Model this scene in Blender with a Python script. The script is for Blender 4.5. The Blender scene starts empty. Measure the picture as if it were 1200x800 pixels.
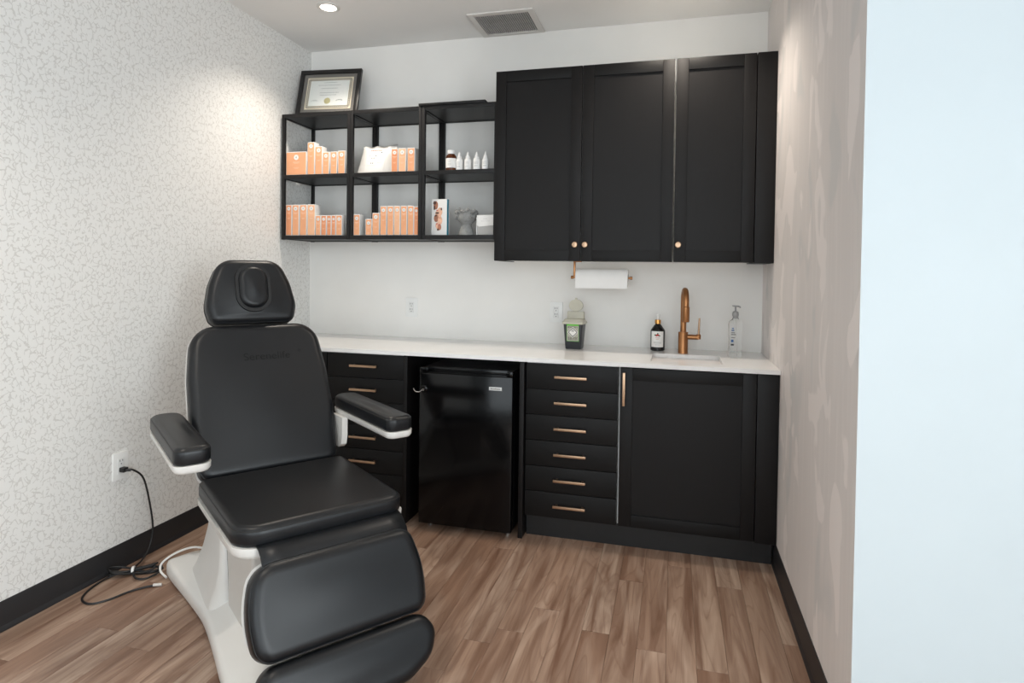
import bpy, bmesh, math, random
from mathutils import Vector, Matrix
from mathutils.bvhtree import BVHTree
random.seed(7)
S = bpy.context.scene
COL = S.collection
PI = math.pi

# ------------------------------------------------------------------ camera
cam = bpy.data.objects.new('camera', bpy.data.cameras.new('camera')); COL.objects.link(cam)
S.camera = cam
cam.data.sensor_fit = 'HORIZONTAL'; cam.data.sensor_width = 36.0
cam.data.lens = 717.49 / 1200 * 36.0
cam.data.shift_y = (331.49 - 400) / 1200.0
yaw, pitch, roll = .2598, -.0184, .0133
X = Vector((math.cos(yaw), math.sin(yaw), 0))
F = Vector((-math.sin(yaw) * math.cos(pitch), math.cos(yaw) * math.cos(pitch), math.sin(pitch)))
U = X.cross(F)
Xr = X * math.cos(roll) + U * math.sin(roll)
Ur = -X * math.sin(roll) + U * math.cos(roll)
R = Matrix((Xr, Ur, -F)).transposed().to_4x4()
cam.matrix_world = Matrix.Translation((2.3416, -3.5819, 1.3283)) @ R
cam.data.clip_start = .02

# ------------------------------------------------------------------ world, light, exposure
S.view_settings.view_transform = 'Standard'; S.view_settings.look = 'None'
S.view_settings.gamma = 1; S.view_settings.use_curve_mapping = False
S.view_settings.exposure = 0.62
w = bpy.data.worlds.new('sky'); S.world = w; w.use_nodes = True
bg = w.node_tree.nodes['Background']; bg.inputs[0].default_value = (.82, .92, 1, 1); bg.inputs[1].default_value = 1.0
WIN_X0, WIN_X1, WIN_Z0, WIN_Z1, REAR_Y = .7, 4.2, .25, 2.6, -5.4
WIN_Y0, WIN_Y1 = -5.3, -3.65   # second window, in the far right wall
def area(name, loc, rot, sx, sy, power, color):
    l = bpy.data.lights.new(name, 'AREA'); l.shape = 'RECTANGLE'; l.size = sx; l.size_y = sy
    l.energy = power; l.color = color
    o = bpy.data.objects.new(name, l); COL.objects.link(o); o.location = loc; o.rotation_euler = rot
    return o
# daylight that enters through the two large windows behind and beside the camera
area('window_daylight', ((WIN_X0 + WIN_X1) / 2, REAR_Y - .22, (WIN_Z0 + WIN_Z1) / 2), (PI / 2, 0, 0), WIN_X1 - WIN_X0, WIN_Z1 - WIN_Z0, 44, (.92, .965, 1))
area('side_window_daylight', (4.8 + .22, (WIN_Y0 + WIN_Y1) / 2, (WIN_Z0 + WIN_Z1) / 2), (0, PI / 2, 0), WIN_Z1 - WIN_Z0, WIN_Y1 - WIN_Y0, 105, (.92, .965, 1))
DOWNLIGHT_W, DOWNLIGHT_COL = 7.5, (1, .9, .78)

# ------------------------------------------------------------------ materials
def srgb(r, g, b):
    f = lambda c: (c / 255 / 12.92) if c / 255 <= .04045 else ((c / 255 + .055) / 1.055) ** 2.4
    return (f(r), f(g), f(b), 1)
class NT:
    def __init__(s, name):
        s.m = bpy.data.materials.new(name); s.m.use_nodes = True
        s.t = s.m.node_tree; s.b = s.t.nodes['Principled BSDF']; s.out = s.t.nodes['Material Output']
    def n(s, typ, **kw):
        x = s.t.nodes.new(typ)
        for k, v in kw.items():
            if k.startswith('i_'): x.inputs[int(k[2:]) if k[2:].isdigit() else k[2:]].default_value = v
            else: setattr(x, k, v)
        return x
    def l(s, a, b): s.t.links.new(a, b)
    def ramp(s, fac, stops, interp='LINEAR'):
        r = s.n('ShaderNodeValToRGB'); r.color_ramp.interpolation = interp
        e = r.color_ramp.elements
        while len(e) < len(stops): e.new(.5)
        for i, (p, c) in enumerate(stops): e[i].position = p; e[i].color = c
        s.l(fac, r.inputs[0]); return r.outputs[0]
    def math(s, op, a, b=None):
        x = s.n('ShaderNodeMath', operation=op)
        for i, v in enumerate((a, b)):
            if v is None: continue
            if hasattr(v, 'links'): s.l(v, x.inputs[i])
            else: x.inputs[i].default_value = v
        return x.outputs[0]
    def mix(s, fac, a, b):
        x = s.n('ShaderNodeMix', data_type='RGBA')
        for i, v in ((0, fac), (6, a), (7, b)):
            if hasattr(v, 'links'): s.l(v, x.inputs[i])
            else: x.inputs[i].default_value = v
        return x.outputs[2]
    def bump(s, h, strength=.2, dist=.002):
        x = s.n('ShaderNodeBump'); x.inputs['Strength'].default_value = strength; x.inputs['Distance'].default_value = dist
        s.l(h, x.inputs['Height']); s.l(x.outputs[0], s.b.inputs['Normal'])
    def coords(s, scale=(1, 1, 1), kind='Object'):
        c = s.n('ShaderNodeTexCoord'); mp = s.n('ShaderNodeMapping'); mp.inputs['Scale'].default_value = scale
        s.l(c.outputs[kind], mp.inputs[0]); return mp.outputs[0]
    def noise(s, vec, scale, detail=3, rough=.5):
        x = s.n('ShaderNodeTexNoise'); x.inputs['Scale'].default_value = scale; x.inputs['Detail'].default_value = detail
        x.inputs['Roughness'].default_value = rough
        if vec is not None: s.l(vec, x.inputs[0])
        return x.outputs[0]
def simple(name, col, rough=.5, metal=0, var=.06, nscale=30, bump=0, bscale=200, stretch=(1, 1, 1), **kw):
    t = NT(name); v = t.coords(stretch); nz = t.noise(v, nscale)
    c2 = tuple(max(0, min(1, c * (1 - var))) for c in col[:3]) + (1,); c1 = tuple(min(1, c * (1 + var)) for c in col[:3]) + (1,)
    t.l(t.ramp(nz, [(.3, c2), (.7, c1)]), t.b.inputs['Base Color'])
    t.b.inputs['Roughness'].default_value = rough; t.b.inputs['Metallic'].default_value = metal
    for k, x in kw.items(): t.b.inputs[k.replace('_', ' ')].default_value = x
    if bump: t.bump(t.noise(v, bscale, 4), bump, .001)
    return t.m
M = {}
M['wall_paint'] = simple('wall_paint', srgb(236, 234, 230), .55, var=.012, nscale=6, bump=.05, bscale=300)
M['return_paint'] = simple('return_paint', srgb(190, 199, 203), .6, var=.01, nscale=4, bump=.04, bscale=300)
M['ceiling_paint'] = simple('ceiling_paint', srgb(238, 237, 235), .8, var=.01, nscale=4)
M['baseboard'] = simple('baseboard', srgb(36, 36, 38), .45, var=.1, nscale=9)
M['cab_black'] = simple('cabinet_black_woodgrain', srgb(17, 15, 15), .48, var=.12, nscale=40, bump=.12, bscale=60, stretch=(6, 6, .35), Specular_IOR_Level=.25)
M['drawer_black'] = simple('drawer_black_woodgrain', srgb(15, 14, 14), .5, var=.12, nscale=40, bump=.12, bscale=60, stretch=(.35, 6, 6), Specular_IOR_Level=.24)
M['carcass_white'] = simple('carcass_white', srgb(222, 222, 220), .5, var=.02)
M['kick_black'] = simple('kick_black', srgb(15, 15, 16), .5)
M['shelf_black'] = simple('shelf_black_metal', srgb(18, 17, 18), .45, var=.08, nscale=30, Specular_IOR_Level=.35)
M['brass'] = simple('brushed_copper', srgb(190, 158, 130), .36, 1, var=.12, nscale=60, stretch=(1, 1, 12))
M['copper'] = simple('brushed_copper_faucet', srgb(164, 116, 78), .33, 1, var=.12, nscale=60, stretch=(14, 14, 1))
M['fridge'] = simple('fridge_black_gloss', srgb(7, 7, 8), .14, var=.05, nscale=4, Specular_IOR_Level=.28)
M['fridge_side'] = simple('fridge_black_side', srgb(12, 12, 13), .4, bump=.1, bscale=300)
M['chrome'] = simple('chrome', srgb(205, 205, 205), .2, 1, var=.03)
M['title_pink'] = simple('title_print', srgb(176, 116, 104), .5)
M['pouch_label'] = simple('pouch_label', srgb(204, 202, 200), .5, var=.01)
M['badge'] = simple('badge_silver', srgb(205, 205, 203), .4, .2, var=.04)
M['grey_plastic'] = simple('grey_plastic', srgb(150, 150, 150), .4)
M['ink_grey'] = simple('ink_grey', srgb(110, 108, 106), .6)
M['ink_dark'] = simple('ink_dark', srgb(50, 50, 54), .6)
M['ink_pale'] = simple('ink_pale_grey', srgb(178, 178, 176), .6)
M['leather'] = simple('black_vinyl_upholstery', srgb(17, 19, 22), .38, var=.08, nscale=14, bump=.10, bscale=420, Specular_IOR_Level=.4)
M['emboss'] = simple('embossed_vinyl', srgb(10, 11, 12), .55, Specular_IOR_Level=.28)
M['leather_seam'] = simple('black_seam', srgb(17, 17, 18), .5)
M['chair_white'] = simple('chair_white_plastic', srgb(222, 219, 214), .35, var=.015, nscale=8)
M['chair_grey'] = simple('chair_offwhite_plastic', srgb(205, 201, 195), .4, var=.02, nscale=8)
M['rubber'] = simple('black_rubber', srgb(22, 22, 23), .5)
M['plate_white'] = simple('outlet_white', srgb(236, 236, 234), .35, var=.01)
M['socket'] = simple('socket_white', srgb(226, 226, 224), .4, var=.01)
M['slot'] = simple('socket_slot', srgb(60, 58, 56), .6)
M['orange'] = simple('orange_print', srgb(229, 164, 122), .45, var=.05, nscale=14)
M['orange2'] = simple('deep_orange_print', srgb(220, 146, 104), .45, var=.05, nscale=14)
M['orange3'] = simple('peach_orange_print', srgb(234, 180, 142), .45, var=.05, nscale=14)
M['orange_ink'] = simple('orange_ink', srgb(243, 208, 182), .5)
M['card_white'] = simple('carton_white', srgb(226, 224, 221), .5, var=.015)
M['paper'] = simple('paper', srgb(240, 238, 234), .7, var=.01)
M['towel'] = simple('paper_towel', srgb(244, 243, 241), .9, var=.01, bump=.3, bscale=260)
M['pouch'] = simple('pouch_white', srgb(198, 196, 193), .35, var=.03, nscale=12, bump=.25, bscale=22)
M['amber'] = simple('amber_glass', srgb(84, 42, 18), .12, var=.15, nscale=20)
M['dropper'] = simple('white_plastic', srgb(240, 239, 237), .35, var=.01)
M['soap_black'] = simple('soap_bottle_black', srgb(18, 17, 17), .18)
M['gold'] = simple('gold_collar', srgb(214, 158, 88), .25, .9)
M['red'] = simple('red_print', srgb(190, 46, 42), .5)
M['green'] = simple('green_print', srgb(86, 190, 40), .5)
M['leaf'] = simple('leaf_print', srgb(58, 84, 56), .5)
M['blue'] = simple('blue_print', srgb(44, 88, 140), .5)
M['teal'] = simple('teal_spine', srgb(20, 140, 168), .45)
M['bin_black'] = simple('sharps_bin_charcoal', srgb(52, 54, 58), .4)
M['bin_lid'] = simple('sharps_bin_lid_beige', srgb(196, 192, 176), .45, var=.03)
M['bin_label'] = simple('sharps_label', srgb(176, 172, 158), .5, var=.2, nscale=120)
M['concrete'] = simple('grey_concrete', srgb(142, 142, 140), .85, var=.16, nscale=60, bump=.5, bscale=120)
M['grey_card'] = simple('grey_card', srgb(186, 182, 178), .6, var=.03)
M['mat_board'] = simple('mat_board_taupe', srgb(112, 106, 102), .7, var=.03)
M['cert_edge'] = simple('certificate_cream', srgb(236, 220, 196), .7)
M['seal'] = simple('gold_seal', srgb(206, 196, 150), .4, .3)
M['frame_black'] = simple('frame_black', srgb(26, 24, 24), .35, var=.1, nscale=30)
M['frame_side'] = simple('frame_side', srgb(120, 108, 100), .4)
M['vent_white'] = simple('vent_white', srgb(214, 211, 207), .6, var=.01)
M['vent_dark'] = simple('vent_dark', srgb(92, 91, 91), .8)
M['vent_slat'] = simple('vent_slat', srgb(176, 174, 172), .6)
M['sink_white'] = simple('sink_white', srgb(226, 220, 216), .25, var=.02)
M['skin_a'] = simple('photo_print_a', srgb(222, 178, 152), .5, var=.2, nscale=40)
M['skin_b'] = simple('photo_print_b', srgb(168, 112, 88), .5, var=.3, nscale=40)
M['hair'] = simple('photo_print_hair', srgb(78, 50, 40), .5, var=.3, nscale=50)
M['lip'] = simple('photo_print_lip', srgb(190, 84, 84), .5)
M['cable_white'] = simple('cable_white', srgb(226, 224, 220), .45)
M['window_frame'] = simple('window_frame_dark', srgb(40, 40, 42), .5)

def mk_counter():
    t = NT('white_quartz'); v = t.coords()
    a = t.noise(v, 260, 2); b = t.noise(v, 3, 4)
    c = t.mix(t.ramp(b, [(.45, (0, 0, 0, 1)), (.75, (1, 1, 1, 1))]), srgb(238, 236, 234), srgb(229, 227, 225))
    t.l(t.mix(t.ramp(a, [(.64, (0, 0, 0, 1)), (.72, (.5, .5, .5, 1))]), c, srgb(222, 220, 217)), t.b.inputs['Base Color'])
    t.b.inputs['Roughness'].default_value = .16; return t.m
M['quartz'] = mk_counter()
def mk_emit(name, col, st):
    t = NT(name); nz = t.noise(t.coords(), 40)
    t.l(t.ramp(nz, [(.3, tuple(c * .97 for c in col[:3]) + (1,)), (.7, col)]), t.b.inputs['Emission Color'])
    t.b.inputs['Emission Strength'].default_value = st; t.b.inputs['Base Color'].default_value = (1, 1, 1, 1); return t.m
M['lens'] = mk_emit('downlight_lens', (1, .93, .84, 1), 9)
def mk_glass(name, tint, rough=.02, ior=1.45):
    t = NT(name); nz = t.noise(t.coords(), 20)
    t.l(t.ramp(nz, [(.3, tint), (.7, (1, 1, 1, 1))]), t.b.inputs['Base Color'])
    t.b.inputs['Transmission Weight'].default_value = 1; t.b.inputs['Roughness'].default_value = rough; t.b.inputs['IOR'].default_value = ior
    return t.m
M['clear'] = mk_glass('clear_plastic', (.97, .985, .985, 1), .03, 1.3)
def mk_pane():
    t = NT('pane_glass'); tr = t.n('ShaderNodeBsdfTransparent'); gl = t.n('ShaderNodeBsdfGlossy'); gl.inputs['Roughness'].default_value = .03
    lw = t.n('ShaderNodeLayerWeight'); lw.inputs[0].default_value = .5; fr = t.math('ADD', .04, t.math('MULTIPLY', t.math('POWER', lw.outputs['Facing'], 5.0), .8))
    nz = t.noise(t.coords(), 5); t.l(t.ramp(nz, [(.3, (.96, .98, .98, 1)), (.7, (1, 1, 1, 1))]), tr.inputs[0])
    mx = t.n('ShaderNodeMixShader'); t.l(fr, mx.inputs[0]); t.l(tr.outputs[0], mx.inputs[1]); t.l(gl.outputs[0], mx.inputs[2])
    t.l(mx.outputs[0], t.out.inputs[0]); return t.m
M['pane'] = mk_pane()
def mk_wallpaper():
    t = NT('wallpaper'); v = t.coords()
    wob = t.noise(v, 60, 2)
    sep = t.n('ShaderNodeSeparateXYZ'); t.l(v, sep.inputs[0]); cmb = t.n('ShaderNodeCombineXYZ')
    t.l(t.math('ADD', sep.outputs[1], t.math('MULTIPLY', wob, .006)), cmb.inputs[0]); t.l(sep.outputs[2], cmb.inputs[1])
    def layer(scale, off, keep):
        mp = t.n('ShaderNodeMapping'); mp.inputs['Location'].default_value = off; mp.inputs['Scale'].default_value = (1, .82, 1); t.l(cmb.outputs[0], mp.inputs[0])
        vo = t.n('ShaderNodeTexVoronoi', feature='DISTANCE_TO_EDGE', voronoi_dimensions='2D'); vo.inputs['Scale'].default_value = scale; t.l(mp.outputs[0], vo.inputs['Vector'])
        na = t.noise(mp.outputs[0], 70, 1); nb = t.noise(mp.outputs[0], 48, 0)
        wid = t.math('ADD', .045, t.math('MULTIPLY', t.math('GREATER_THAN', na, .5), t.math('MULTIPLY', t.math('SUBTRACT', na, .5), .55)))
        line = t.math('LESS_THAN', vo.outputs['Distance'], wid)
        return t.math('MULTIPLY', line, t.math('GREATER_THAN', nb, keep))
    m1 = layer(44, (0, 0, 0), .46); m2 = layer(38, (3.3, 1.7, 0), .54)
    mm = t.math('MAXIMUM', m1, m2)
    t.l(t.mix(mm, srgb(229, 228, 225), srgb(208, 206, 202)), t.b.inputs['Base Color'])
    t.b.inputs['Roughness'].default_value = .55
    t.bump(mm, .15, .0006); return t.m
M['wallpaper'] = mk_wallpaper()
def mk_patch():
    t = NT('patched_plaster'); c = t.n('ShaderNodeTexCoord')
    def lay(scale, off, s, lo, hi):
        mp = t.n('ShaderNodeMapping'); mp.inputs['Scale'].default_value = scale; mp.inputs['Location'].default_value = off; t.l(c.outputs['Object'], mp.inputs[0])
        nz = t.n('ShaderNodeTexNoise'); nz.inputs['Scale'].default_value = s; nz.inputs['Detail'].default_value = 2.5; nz.inputs['Roughness'].default_value = .4; nz.inputs['Distortion'].default_value = .6
        t.l(mp.outputs[0], nz.inputs[0])
        return t.ramp(nz.outputs[0], [(lo, (0, 0, 0, 1)), (hi, (1, 1, 1, 1))])
    a = lay((1, 4.2, 2.3), (0, 1.2, .3), 1.3, .575, .595); b = lay((1, 3.4, 1.8), (0, 7.7, 3.1), 1.4, .58, .66); st = lay((1, 26, 1.6), (0, 3, 0), 1.2, .45, .8)
    col = t.mix(st, srgb(222, 216, 213), srgb(228, 222, 219))
    col = t.mix(b, col, srgb(213, 210, 208))
    col = t.mix(a, col, srgb(236, 229, 226))
    t.l(col, t.b.inputs['Base Color']); t.b.inputs['Roughness'].default_value = .6; t.bump(t.noise(t.coords(), 60, 4), .06, .001); return t.m
M['patch'] = mk_patch()
def mk_plank():
    t = NT('vinyl_plank_oak'); oi = t.n('ShaderNodeObjectInfo'); c = t.n('ShaderNodeTexCoord')
    off = t.n('ShaderNodeCombineXYZ'); t.l(t.math('MULTIPLY', oi.outputs['Random'], 37.0), off.inputs[0]); t.l(t.math('MULTIPLY', oi.outputs['Random'], 91.0), off.inputs[1])
    ad = t.n('ShaderNodeVectorMath', operation='ADD'); t.l(c.outputs['Object'], ad.inputs[0]); t.l(off.outputs[0], ad.inputs[1])
    def mp(s):
        x = t.n('ShaderNodeMapping'); x.inputs['Scale'].default_value = s; t.l(ad.outputs[0], x.inputs[0]); return x.outputs[0]
    def nz(v, s, d, dist=0):
        x = t.n('ShaderNodeTexNoise'); x.inputs['Scale'].default_value = s; x.inputs['Detail'].default_value = d; x.inputs['Distortion'].default_value = dist; x.inputs['Roughness'].default_value = .6; t.l(v, x.inputs[0]); return x.outputs[0]
    broad = nz(mp((10, .8, 1)), 1.6, 3.5, .8)
    cath = t.math('FRACT', t.math('MULTIPLY', nz(mp((6, .7, 1)), 1.6, 1.2, .4), 11.0))
    fine = nz(mp((110, 3.5, 1)), 1.6, 4)
    tone = t.ramp(oi.outputs['Random'], [(0, srgb(140, 110, 91)), (.3, srgb(172, 146, 127)), (.55, srgb(152, 122, 102)), (.8, srgb(182, 160, 142)), (1, srgb(134, 102, 82))])
    col = t.mix(t.ramp(broad, [(.33, (1, 1, 1, 1)), (.63, (0, 0, 0, 1))]), tone, srgb(112, 83, 66))
    lightstreak = t.ramp(nz(mp((7, 1.0, 1)), 1.5, 2, .8), [(.55, (0, 0, 0, 1)), (.8, (.75, .75, .75, 1))])
    col = t.mix(lightstreak, col, srgb(196, 172, 153))
    cm = t.math('MULTIPLY', t.ramp(cath, [(.0, (.0, .0, .0, 1)), (.75, (.1, .1, .1, 1)), (.93, (.55, .55, .55, 1)), (1, (0, 0, 0, 1))]), .7)
    col = t.mix(cm, col, srgb(112, 80, 62))
    col = t.mix(t.math('MULTIPLY', t.ramp(fine, [(.45, (0, 0, 0, 1)), (.75, (1, 1, 1, 1))]), .22), col, srgb(122, 94, 78))
    t.l(col, t.b.inputs['Base Color'])
    t.b.inputs['Roughness'].default_value = .42; t.bump(fine, .08, .0006); return t.m
M['plank'] = mk_plank()
M['subfloor'] = simple('plank_joint', srgb(118, 92, 76), .8)

# ------------------------------------------------------------------ mesh helpers
def link(name, me, mat, parent=None):
    o = bpy.data.objects.new(name, me); COL.objects.link(o)
    if mat is not None and not me.materials: me.materials.append(M[mat] if isinstance(mat, str) else mat)
    if parent is not None: o.parent = parent
    return o
def tag(o, label, cat, group=None):
    o['label'] = label; o['category'] = cat
    if group: o['group'] = group
    return o
def thing(name, label, cat, loc=(0, 0, 0), rz=0, group=None):
    o = bpy.data.objects.new(name, None); COL.objects.link(o); o.empty_display_size = .05
    o.location = loc; o.rotation_euler = (0, 0, rz); return tag(o, label, cat, group)
class MB:
    def __init__(s): s.v = []; s.f = []
    def add(s, vs, fs, mx=None):
        k = len(s.v)
        s.v += [tuple(mx @ Vector(p)) if mx else tuple(p) for p in vs]; s.f += [tuple(i + k for i in f) for f in fs]; return s
    def box(s, x0, x1, y0, y1, z0, z1, c=0, mx=None):
        if c <= 0:
            vs = [(x, y, z) for z in (z0, z1) for y in (y0, y1) for x in (x0, x1)]
            fs = [(0, 2, 3, 1), (4, 5, 7, 6), (0, 1, 5, 4), (2, 6, 7, 3), (0, 4, 6, 2), (1, 3, 7, 5)]
            return s.add(vs, fs, mx)
        bm = bmesh.new(); bmesh.ops.create_cube(bm, size=1)
        for v in bm.verts: v.co = Vector((x0 + (v.co.x + .5) * (x1 - x0), y0 + (v.co.y + .5) * (y1 - y0), z0 + (v.co.z + .5) * (z1 - z0)))
        bmesh.ops.bevel(bm, geom=bm.edges[:], offset=c, segments=2, profile=.6, affect='EDGES')
        bm.verts.index_update(); vs = [v.co[:] for v in bm.verts]; fs = [tuple(v.index for v in f.verts) for f in bm.faces]; bm.free()
        return s.add(vs, fs, mx)
    def lathe(s, prof, n=24, mx=None, cap=True):
        vs = []; fs = []
        for r, z in prof:
            for i in range(n): a = 2 * PI * i / n; vs.append((r * math.cos(a), r * math.sin(a), z))
        for k in range(len(prof) - 1):
            for i in range(n):
                j = (i + 1) % n; fs.append((k * n + i, k * n + j, k * n + n + j, k * n + n + i))
        if cap: fs.append(tuple(range(n - 1, -1, -1))); fs.append(tuple((len(prof) - 1) * n + i for i in range(n)))
        return s.add(vs, fs, mx)
    def rings(s, rings, cap=True, mx=None, closed=False):
        n = len(rings[0]); vs = [p for r in rings for p in r]; fs = []
        K = len(rings)
        for k in range(K if closed else K - 1):
            k2 = (k + 1) % K
            for i in range(n):
                j = (i + 1) % n; fs.append((k * n + i, k * n + j, k2 * n + j, k2 * n + i))
        if cap and not closed: fs.append(tuple(range(n - 1, -1, -1))); fs.append(tuple((K - 1) * n + i for i in range(n)))
        return s.add(vs, fs, mx)
    def tube(s, pts, r, n=8, closed=False, mx=None):
        P = [Vector(p) for p in pts]; N = len(P); rg = []
        up = None
        for i in range(N):
            a = P[i - 1] if (i > 0 or closed) else P[i]; b = P[(i + 1) % N] if (i < N - 1 or closed) else P[i]
            d = (b - a).normalized()
            if up is None:
                up = Vector((0, 0, 1)) if abs(d.z) < .9 else Vector((1, 0, 0))
            up = (up - d * up.dot(d)).normalized(); sd = d.cross(up)
            rr = r[i] if isinstance(r, (list, tuple)) else r
            rg.append([tuple(P[i] + (up * math.cos(2 * PI * k / n) + sd * math.sin(2 * PI * k / n)) * rr) for k in range(n)])
        return s.rings(rg, True, mx, closed)
    def prism(s, out, z0, z1, mx=None, inset=0):
        n = len(out)
        return s.rings([[(x, y, z0) for x, y in out], [(x, y, z1) for x, y in out]], True, mx)
    def mesh(s, name, smooth=35):
        me = bpy.data.meshes.new(name); me.from_pydata(s.v, [], s.f); 
        bm = bmesh.new(); bm.from_mesh(me); bmesh.ops.recalc_face_normals(bm, faces=bm.faces[:]); bm.to_mesh(me); bm.free()
        if smooth:
            me.polygons.foreach_set('use_smooth', [True] * len(me.polygons)); me.set_sharp_from_angle(angle=math.radians(smooth))
        me.update(); return me
    def build(s, name, mat, parent=None, smooth=35): return link(name, s.mesh(name, smooth), mat, parent)
def bx(name, mat, parent, x0, x1, y0, y1, z0, z1, c=0): return MB().box(x0, x1, y0, y1, z0, z1, c).build(name, mat, parent)
def rpoly(cs, n=6):
    out = []; K = len(cs)
    for i in range(K):
        p = Vector(cs[i][:2]); r = cs[i][2]; a = Vector(cs[i - 1][:2]); b = Vector(cs[(i + 1) % K][:2])
        d1 = (a - p); d2 = (b - p); l1, l2 = d1.length, d2.length; d1.normalize(); d2.normalize()
        ang = d1.angle(d2)
        if r <= 0 or ang > PI - .02: out.append(tuple(p)); continue
        t = min(r / math.tan(ang / 2), l1 * .48, l2 * .48); r = t * math.tan(ang / 2)
        cen = p + (d1 + d2).normalized() * (r / math.sin(ang / 2))
        v1 = p + d1 * t - cen; v2 = p + d2 * t - cen; a1 = math.atan2(v1.y, v1.x); da = math.atan2(v2.y, v2.x) - a1
        while da > PI: da -= 2 * PI
        while da < -PI: da += 2 * PI
        for k in range(n + 1): q = a1 + da * k / n; out.append((cen.x + r * math.cos(q), cen.y + r * math.sin(q)))
    return out
def resample(out, step):
    res = []; n = len(out)
    for i in range(n):
        a = Vector(out[i]); b = Vector(out[(i + 1) % n]); L = (b - a).length; k = max(1, int(L / step + .5))
        if L < 1e-6: continue
        for j in range(k): res.append(tuple(a.lerp(b, j / k)))
    return res
def inset(out, d):
    n = len(out); A = sum(out[i][0] * out[(i + 1) % n][1] - out[(i + 1) % n][0] * out[i][1] for i in range(n)); sg = 1 if A > 0 else -1
    res = []
    for i in range(n):
        a = Vector(out[i - 1]); p = Vector(out[i]); b = Vector(out[(i + 1) % n]); e = (b - a)
        if e.length < 1e-9: res.append(tuple(p)); continue
        e.normalize(); res.append((p.x - e.y * d * sg, p.y + e.x * d * sg))
    return res
def cushion(mb, out, w0, w1, r, crown, mx, flat_bottom=True, rb=.012):
    """padded slab: outline in u,v, thickness w0..w1, rounded top edge r, domed top"""
    cx = sum(p[0] for p in out) / len(out); cy = sum(p[1] for p in out) / len(out)
    rg = []
    for k in range(4): a = PI / 2 * k / 3; rg.append([(x, y, w0 + rb * (1 - math.sin(a))) for x, y in inset(out, rb * (1 - math.cos(a)))][:]) if False else None
    rg = [[(x, y, w0) for x, y in inset(out, rb)], [(x, y, w0 + rb * .3) for x, y in inset(out, rb * .3)], [(x, y, w0 + rb) for x, y in out]]
    N = 6
    for k in range(N + 1):
        a = PI / 2 * k / N; ins = r * (1 - math.cos(a)); rg.append([(x, y, w1 - r + r * math.sin(a)) for x, y in inset(out, ins)])
    base = inset(out, r); ux = max(abs(p[0] - cx) for p in base); uy = max(abs(p[1] - cy) for p in base)
    for s_ in (.96, .9, .82, .72, .6, .48, .36, .24, .12, .03):
        ring_ = []
        for x, y in base:
            X_, Y_ = (x - cx) * s_, (y - cy) * s_
            ring_.append((cx + X_, cy + Y_, w1 + crown * (1 - (X_ / ux) ** 2) ** 2 * (1 - (Y_ / uy) ** 2) ** 2))
        rg.append(ring_)
    return mb.rings(rg, True, mx)
def frame(o, u, v, wv):
    return Matrix(((u[0], v[0], wv[0], o[0]), (u[1], v[1], wv[1], o[1]), (u[2], v[2], wv[2], o[2]), (0, 0, 0, 1)))
def spline(pts, k=8, closed=False):
    P = [Vector(p) for p in pts]; n = len(P); out = []
    rng = range(n) if closed else range(n - 1)
    g = lambda i: P[i % n] if closed else P[max(0, min(n - 1, i))]
    for i in rng:
        p0, p1, p2, p3 = g(i - 1), g(i), g(i + 1), g(i + 2)
        for j in range(k):
            t = j / k; out.append(tuple(.5 * ((2 * p1) + (-p0 + p2) * t + (2 * p0 - 5 * p1 + 4 * p2 - p3) * t * t + (-p0 + 3 * p1 - 3 * p2 + p3) * t ** 3)))
    if not closed: out.append(tuple(P[-1]))
    return out
def text_mesh(txt, size, depth=.0006, align='CENTER'):
    cu = bpy.data.curves.new('txt', 'FONT'); cu.body = txt; cu.size = size; cu.extrude = depth; cu.align_x = align
    o = bpy.data.objects.new('txt', cu); COL.objects.link(o)
    me = bpy.data.meshes.new_from_object(o.evaluated_get(bpy.context.evaluated_depsgraph_get()))
    bpy.data.objects.remove(o); bpy.data.curves.remove(cu); return me
def struct(o): o['kind'] = 'structure'; return o

# ------------------------------------------------------------------ room
W, H, YR = 2.806, 2.755, -1.821
XR, TH = 4.8, .12
struct(bx('floor', 'subfloor', None, -TH, XR + TH, REAR_Y - TH, TH, -.1, -.0045)); floor = bpy.data.objects['floor']
struct(bx('ceiling', 'ceiling_paint', None, -TH, XR + TH, REAR_Y - TH, TH, H, H + .1))
struct(bx('wall_left', 'wallpaper', None, -TH, 0, REAR_Y, 0, 0, H))
struct(bx('wall_back', 'wall_paint', None, -TH, W + .1, 0, TH, 0, H))
wr = MB().box(W, W + .1, YR, 0, 0, H).build('wall_right', 'patch', None, 0)
wr.data.materials.append(M['return_paint'])
for p in wr.data.polygons:
    if p.normal.y < -.9: p.material_index = 1
struct(wr)
struct(bx('wall_return', 'return_paint', None, W + .1, XR + TH, YR, YR + .1, 0, H))
mb = MB(); mb.box(XR, XR + TH, REAR_Y, WIN_Y0, 0, H); mb.box(XR, XR + TH, WIN_Y1, YR, 0, H)
mb.box(XR, XR + TH, WIN_Y0, WIN_Y1, 0, WIN_Z0); mb.box(XR, XR + TH, WIN_Y0, WIN_Y1, WIN_Z1, H)
struct(mb.build('wall_far_right', 'return_paint', None, 0))
mb = MB(); mb.box(-TH, WIN_X0, REAR_Y - TH, REAR_Y, 0, H); mb.box(WIN_X1, XR + TH, REAR_Y - TH, REAR_Y, 0, H)
mb.box(WIN_X0, WIN_X1, REAR_Y - TH, REAR_Y, 0, WIN_Z0); mb.box(WIN_X0, WIN_X1, REAR_Y - TH, REAR_Y, WIN_Z1, H)
struct(mb.build('wall_rear', 'return_paint', None, 0))
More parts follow.
